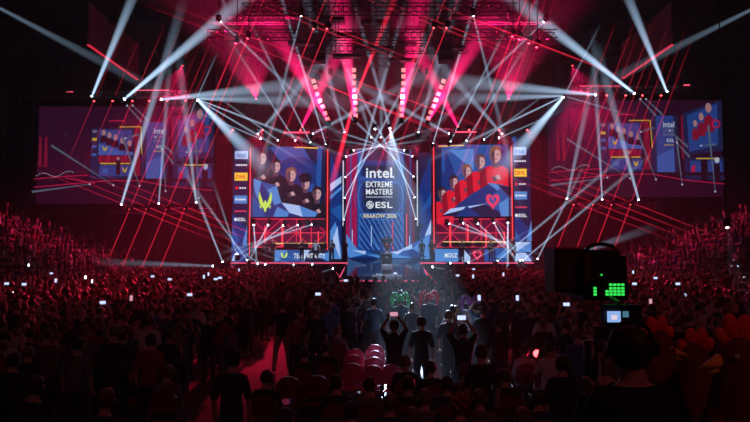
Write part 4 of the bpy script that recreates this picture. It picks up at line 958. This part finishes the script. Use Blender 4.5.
# far phones as little lights
for i in range(26):
    xx, yy, px = R.choice(spots[NI:NI+500]); phone(Vector((xx,yy-.1,2.0)), 'tiny lit phone above the distant crowd', R.random() < .5, PS, 'tiny lit phones in the distant crowd', 1)
for px, py, Y in ((87,277,27),(94,281,26),(15,293,22),(30,265,33)): phone(at(px,py,Y), 'bright white phone light in the crowd at the left', False, mat('phone_torch', (.3,.3,.3), .3, 0, (.8,.9,1), 5), 'bright phone lights on the left', 1)

# stands at the sides with seated spectators
def stand(sgn, lab, x0, rise, n=12, y0=18, y1=52):
    m = MB(); P = []
    cm = mat('stand_concrete', (.10,.085,.09), .8, noise=2)
    for k in range(n):
        xx = x0+k*.95; z = .4+rise*k; m.box((sgn*(xx+.475), (y0+y1)/2, z/2), (.95, y1-y0, z), cm)
        if k == 0: P.append(z)
        y = y0+.6
        while y < y1-.4:
            px = CX+sgn*xx/y*F
            if -40 < px < 790 and R.random() > (.18 if sgn < 0 else .3): IT.append(item(sgn*(xx+.2), y, z, (rad(55) if sgn > 0 else -rad(55))+R.uniform(-.2,.2), ['seated']*5+['seated_cheer','stand','cheer']))
            y += .62
    t = thing('grandstand', (sgn*x0, y0, 0), lab, 'grandstand')
    o = m.build('tiers', t, (-sgn*x0, -y0, 0))
    m = MB()
    for j in range(int((y1-y0)/2)): m.bar((0,j*2,0), (0,j*2,1.4), .03, TRUSS, 6)
    for zz in (.75,1.05,1.4): m.bar((0,0,zz), (0,y1-y0,zz), .03, TRUSS, 6)
    m.build('front_railing', t, (-sgn*.15,0,0))
IT = []; stand(-1, 'dark tiered stand rising at the left with a railing along its foot', 19.2, .40); mass('crowd', IT, 'spectators packed on the rising tiers at the left', 'crowd')
IT = []; stand(1, 'dark tiered stand rising at the right with a railing along its foot', 18.6, .40); mass('crowd', IT, 'spectators scattered on the rising tiers at the right', 'crowd')

# broadcast camera on its pedestal, with operator on a riser
m = MB(); m.box((0,0,.51), (2.2,3.4,1.02), mat('riser_black', (.02,.02,.02), .7)); m.box((0,0,1.04), (2.24,3.44,.04), mat('riser_top', (.05,.045,.045), .6))
m.build('camera_riser', None, (1.5,3.9,0), label='black platform under the broadcast camera and its operator', cat='platform')
YC = 4.3
cx, cz = at(604,0,YC).x, 0
t = thing('broadcast_camera', (at(596,300,YC).x, YC, 1.06), 'large dark studio camera with green indicator lights beside the operator', 'camera'); O = Vector(t.location)
BD = mat('camera_body', (.035,.03,.035), .45); BR = mat('camera_cover', (.10,.02,.03), .6)
def cb(x0,y0,x1,y1,dep,off,m_,mb): a = at(x0,y1,YC)-O; b = at(x1,y0,YC)-O; mb.box(((a.x+b.x)/2, off+dep/2, (a.z+b.z)/2), (b.x-a.x, dep, b.z-a.z), m_)
m = MB(); cb(558,249,590,293,.26,.10,BD,m); cb(561,252,586,290,.01,.085,mat('lens_side', (.07,.03,.05), .5),m); m.build('lens_box', t)
m = MB(); cb(558,247.2,588,249,.26,.10,mat('lens_top', (.5,.03,.09), .5),m); m.build('lens_hood', t)
m = MB(); cb(584,256,627,300,.5,.02,BD,m); cb(588,250,622,257,.4,.05,BD,m); cb(584,254,590,296,.5,.01,BR,m); cb(622,262,630,292,.3,.1,BD,m); m.build('body', t)
m = MB(); a = at(606,246,YC)-O; 
for i in range(8):
    a0, a1 = math.pi*i/8, math.pi*(i+1)/8; m.bar(a+Vector((.11*math.cos(a0),.1,.05*math.sin(a0)-.035)), a+Vector((.11*math.cos(a1),.1,.05*math.sin(a1)-.035)), .014, BD, 8)
m.build('carry_handle', t)
m = MB(); cb(588,281,624,298,.06,-.04,BLK,m); pn = m.build('indicator_panel', t)
GR = mat('green_led', (.02,.2,.02), .4, 0, (.05,1,.12), .9); m = MB()
rows = ['x  xxxx xx','x   xxxxxx','x  xxxxxxx','x  xxxxxxx']
for j, y in enumerate((284,287.5,290.5,293.5)):
    for i in range(8):
        if j == 0 and i in (0,1,2,3): continue
        if i in (1,2) or (j == 1 and i == 3): continue
        cb(590+i*3.9,y-1.1,592.6+i*3.9,y+1.1,.01,-.052,GR,m)
cb(600.4,274,601.8,275.4,.01,.008,GR,m); m.build('green_indicators', pn)
m = MB(); cb(588,301,624,319,.05,-.25,BLK,m); m.bar(at(606,300,YC)-O+Vector((0,-.2,0)), at(606,296,YC)-O, .015, STEEL, 6); vf = m.build('viewfinder', t)
VS = mat('viewfinder_screen', (.05,.05,.05), .4, 0, (.30,.50,.95), .9); m = MB(); cb(590.5,306.5,602.5,316.5,.01,-.282,VS,m); cb(594,310,599,314,.012,-.284,mat('viewfinder_light', (.05,.05,.05), .4, 0, (.9,.7,.8), .9),m); cb(605,306.5,610,312,.01,-.282,mat('viewfinder_dim', (.05,.05,.05), .4, 0, (.12,.35,.5), .5),m); m.build('viewfinder_picture', vf)
m = MB(); cb(596,331,600,333.5,.02,-.28,mat('tally_red', (.2,.02,.02), .4, 0, (1,.08,.05), .8),m); cb(592,319,612,336,.04,-.24,BLK,m); m.build('tally_box', t)
m = MB(); m.bar((.03,.25,0), (.03,.25,1.0), .09, BD, 14, .06); m.bar((.03,.25,.98), (.03,.25,1.42), .05, STEEL, 12)
for a in (90,210,330): m.bar((.03,.25,.08), (.03+.42*math.cos(rad(a)),.25+.42*math.sin(rad(a)),.03), .03, BD, 8)
m.build('pedestal', t)
m = MB(); m.bar((.02,.0,1.32), (-.2,-.55,1.12), .015, BD, 8); m.bar((-.2,-.55,1.12), (-.22,-.66,1.1), .022, BD, 8); m.build('pan_bar', t)
op = person((at(629,300,3.05).x, 3.05, 1.06), rad(12), 'phone', (SKN, CB, CB, HD), 'camera operator in black seen from behind at the broadcast camera', None, 1.74, True, 'long'); op.scale = (1.12,1.05,.975)
t = thing('headset', Vector(op.location)+Vector((0,.0,1.62*.985)), 'black headset on the head of the camera operator', 'headset')
m = MB()
for i in range(10):
    a0, a1 = math.pi*i/10, math.pi*(i+1)/10; m.bar((.108*math.cos(a0),0,.04+.128*math.sin(a0)), (.108*math.cos(a1),0,.04+.128*math.sin(a1)), .009, BLK, 6)
m.build('headband', t)
for s in (-1,1): m = MB(); m.bar((s*.098,0,.02), (s*.128,0,.02), .038, BLK, 14); m.build('ear_cup', t)

# three people in rooster costumes
CO = mat('comb_red', (.9,.05,.04), .6); CY = mat('beak_yellow', (.8,.5,.05), .5); CRB = mat('rooster_body', (.16,.025,.025), .75)
def rooster(px, ptop, Y, face, lab, s=1):
    """face = -1 beak to the left, 1 to the right, 0 away"""
    top = at(px, ptop, Y); h = top.z; t = thing('person', (top.x, Y, 0), lab, 'person'); H = .46*s; zc = h-H*.75
    m = MB(); ph = [(0,.0,.10,.16),(0,.0,.5,.24),(0,.0,1.0,.30),(0,0,zc-.75,.33),(0,0,zc-.35,.27),(face*.03,0,zc-.15,.20),(face*.05,0,zc,.17),(face*.05,0,zc+.14,.13),(face*.05,0,zc+.2,.04)]
    n = 16; vs = []; fs = []
    for (x, y, z, r) in ph:
        for k in range(n): a = 2*math.pi*k/n; vs.append((x+r*s*math.cos(a), y+r*s*.8*math.sin(a), z))
    for j in range(len(ph)-1):
        for k in range(n): fs.append((j*n+k, j*n+(k+1) % n, (j+1)*n+(k+1) % n, (j+1)*n+k))
    m.add(vs, fs, CRB, True)
    for sx in (-1,1): m.bar((sx*.14*s,0,.0), (sx*.14*s,0,.3), .08, CB, 10)
    m.build('costume_body', t)
    m = MB()
    for k, (dx, dz, r) in enumerate(((-.13,.10,.07),(-.03,.19,.085),(.08,.2,.08),(.16,.13,.06))):
        m.ell(((face or .6)*(.05-dx*-1)*s if False else (face or 1)*(.02+dx)*s, 0, zc+dz*1.15*s+.02), (r*s*.85,.04*s,r*1.35*s), CO, 10, 8, Matrix.Rotation((face or 1)*(-.35+.2*k), 3, 'Y'))
    m.ell(((face or 1)*.02*s,0,zc+.12*s), (.17*s,.035*s,.08*s), CO, 12, 6)
    m.build('comb', t)
    if face:
        m = MB(); b = Vector((face*.17*s,0,zc-.02)); m.bar(b, b+Vector((face*.20*s,-.02,-.05*s)), .065*s, CY, 12, .006); m.bar(b+Vector((0,0,-.05*s)), b+Vector((face*.13*s,-.02,-.1*s)), .04*s, CY, 10, .006); m.build('beak', t)
        m = MB(); m.ell(b+Vector((face*.02*s,0,-.24*s)), (.035*s,.03*s,.10*s), CO, 10, 8); m.build('wattle', t)
        for sy in (-1,1): m = MB(); m.ell(b+Vector((-face*.04*s,sy*.12*s,.05*s)), (.025*s,.012,.025*s), mat('eye_white', (.5,.5,.5)), 8, 6); m.build('eye', t)
    for sx in (-1,1):
        m = MB(); m.ell((sx*.30*s,0,zc-.75), (.08*s,.16*s,.36*s), CRB, 12, 8, Matrix.Rotation(sx*-.25, 3, 'Y')); m.build('wing', t)
rooster(650,316,6.1,1,'person in rooster costume behind the operator, yellow beak to the right',.95)
rooster(689,327,6.4,0,'person in rooster costume turned away, only dim red comb showing, between the beaked two',1)
rooster(739,314,5.4,-1,'person in rooster costume at the right edge, yellow beak and red wattle',1.15)
hp(735,392,'stand',(SKN,CN,CB,HB),'brown-haired spectator low at the right edge in front of the rooster costume')
hp(18,350,'stand',(SKN,CB,CB,HD),'very dark spectator at the left edge near the bottom',h=1.7)
hp(40,372,'stand',(SKN,CB,CB,HD),'black-clad spectator low at the left, in front of the printed grey tee')
hp(560,352,'stand',(SKN,CB,CB,HD),'black-clad spectator standing near below the red-lit seated pair')
hp(480,342,'stand',(SKN,CB,CB,HD),'dark spectator standing between the raised phone and the white jacket')
# dark print on the grey tee

# crowd barrier by the right stands
a = at(692,284,29); a.z = 0; t = thing('crowd_barrier', a, 'pale crowd barrier of rails at the foot of the right stands', 'barrier')
m = MB(); PWT = mat('pale_rail', (.7,.72,.75), .4)
for zz in (.4,.9,1.4,1.9): m.bar((0,0,zz), (2.2,0,zz), .03, PWT, 6)
for xx in (0,1.1,2.2): m.bar((xx,0,0), (xx,0,1.95), .035, PWT, 6)
m.build('railing', t)
# say which one it is, for lamps and other fixtures that hang or stand in rows
ORD = ['leftmost','second from left','third from left','fourth from left','fifth from left','sixth from left','seventh from left','eighth from left','ninth from left','tenth from left','eleventh from left','twelfth from left']
bpy.context.view_layer.update(); G = {}
for o in C.objects:
    if o.parent is None and o.get('group') and o.get('category') in ('stage light','monitor','rigging','chair') and o['group'] != 'folding seats under the dark front rows': G.setdefault(o['group'], []).append(o)
for g, L_ in G.items():
    L_.sort(key=lambda o: o.location.x/max(1, o.location.y))
    for i, o in enumerate(L_):
        if len(L_) <= 12:
            if o['category'] == 'chair': L_.sort(key=lambda q: q.location.y); o['label'] = o['label'].split(',')[0]+', '+g.split(', ')[-1]+', '+['nearest','second nearest','third nearest','farthest'][min(3, L_.index(o))]
            else: o['label'] = ' '.join(o['label'].split()[:12])+', '+ORD[i]
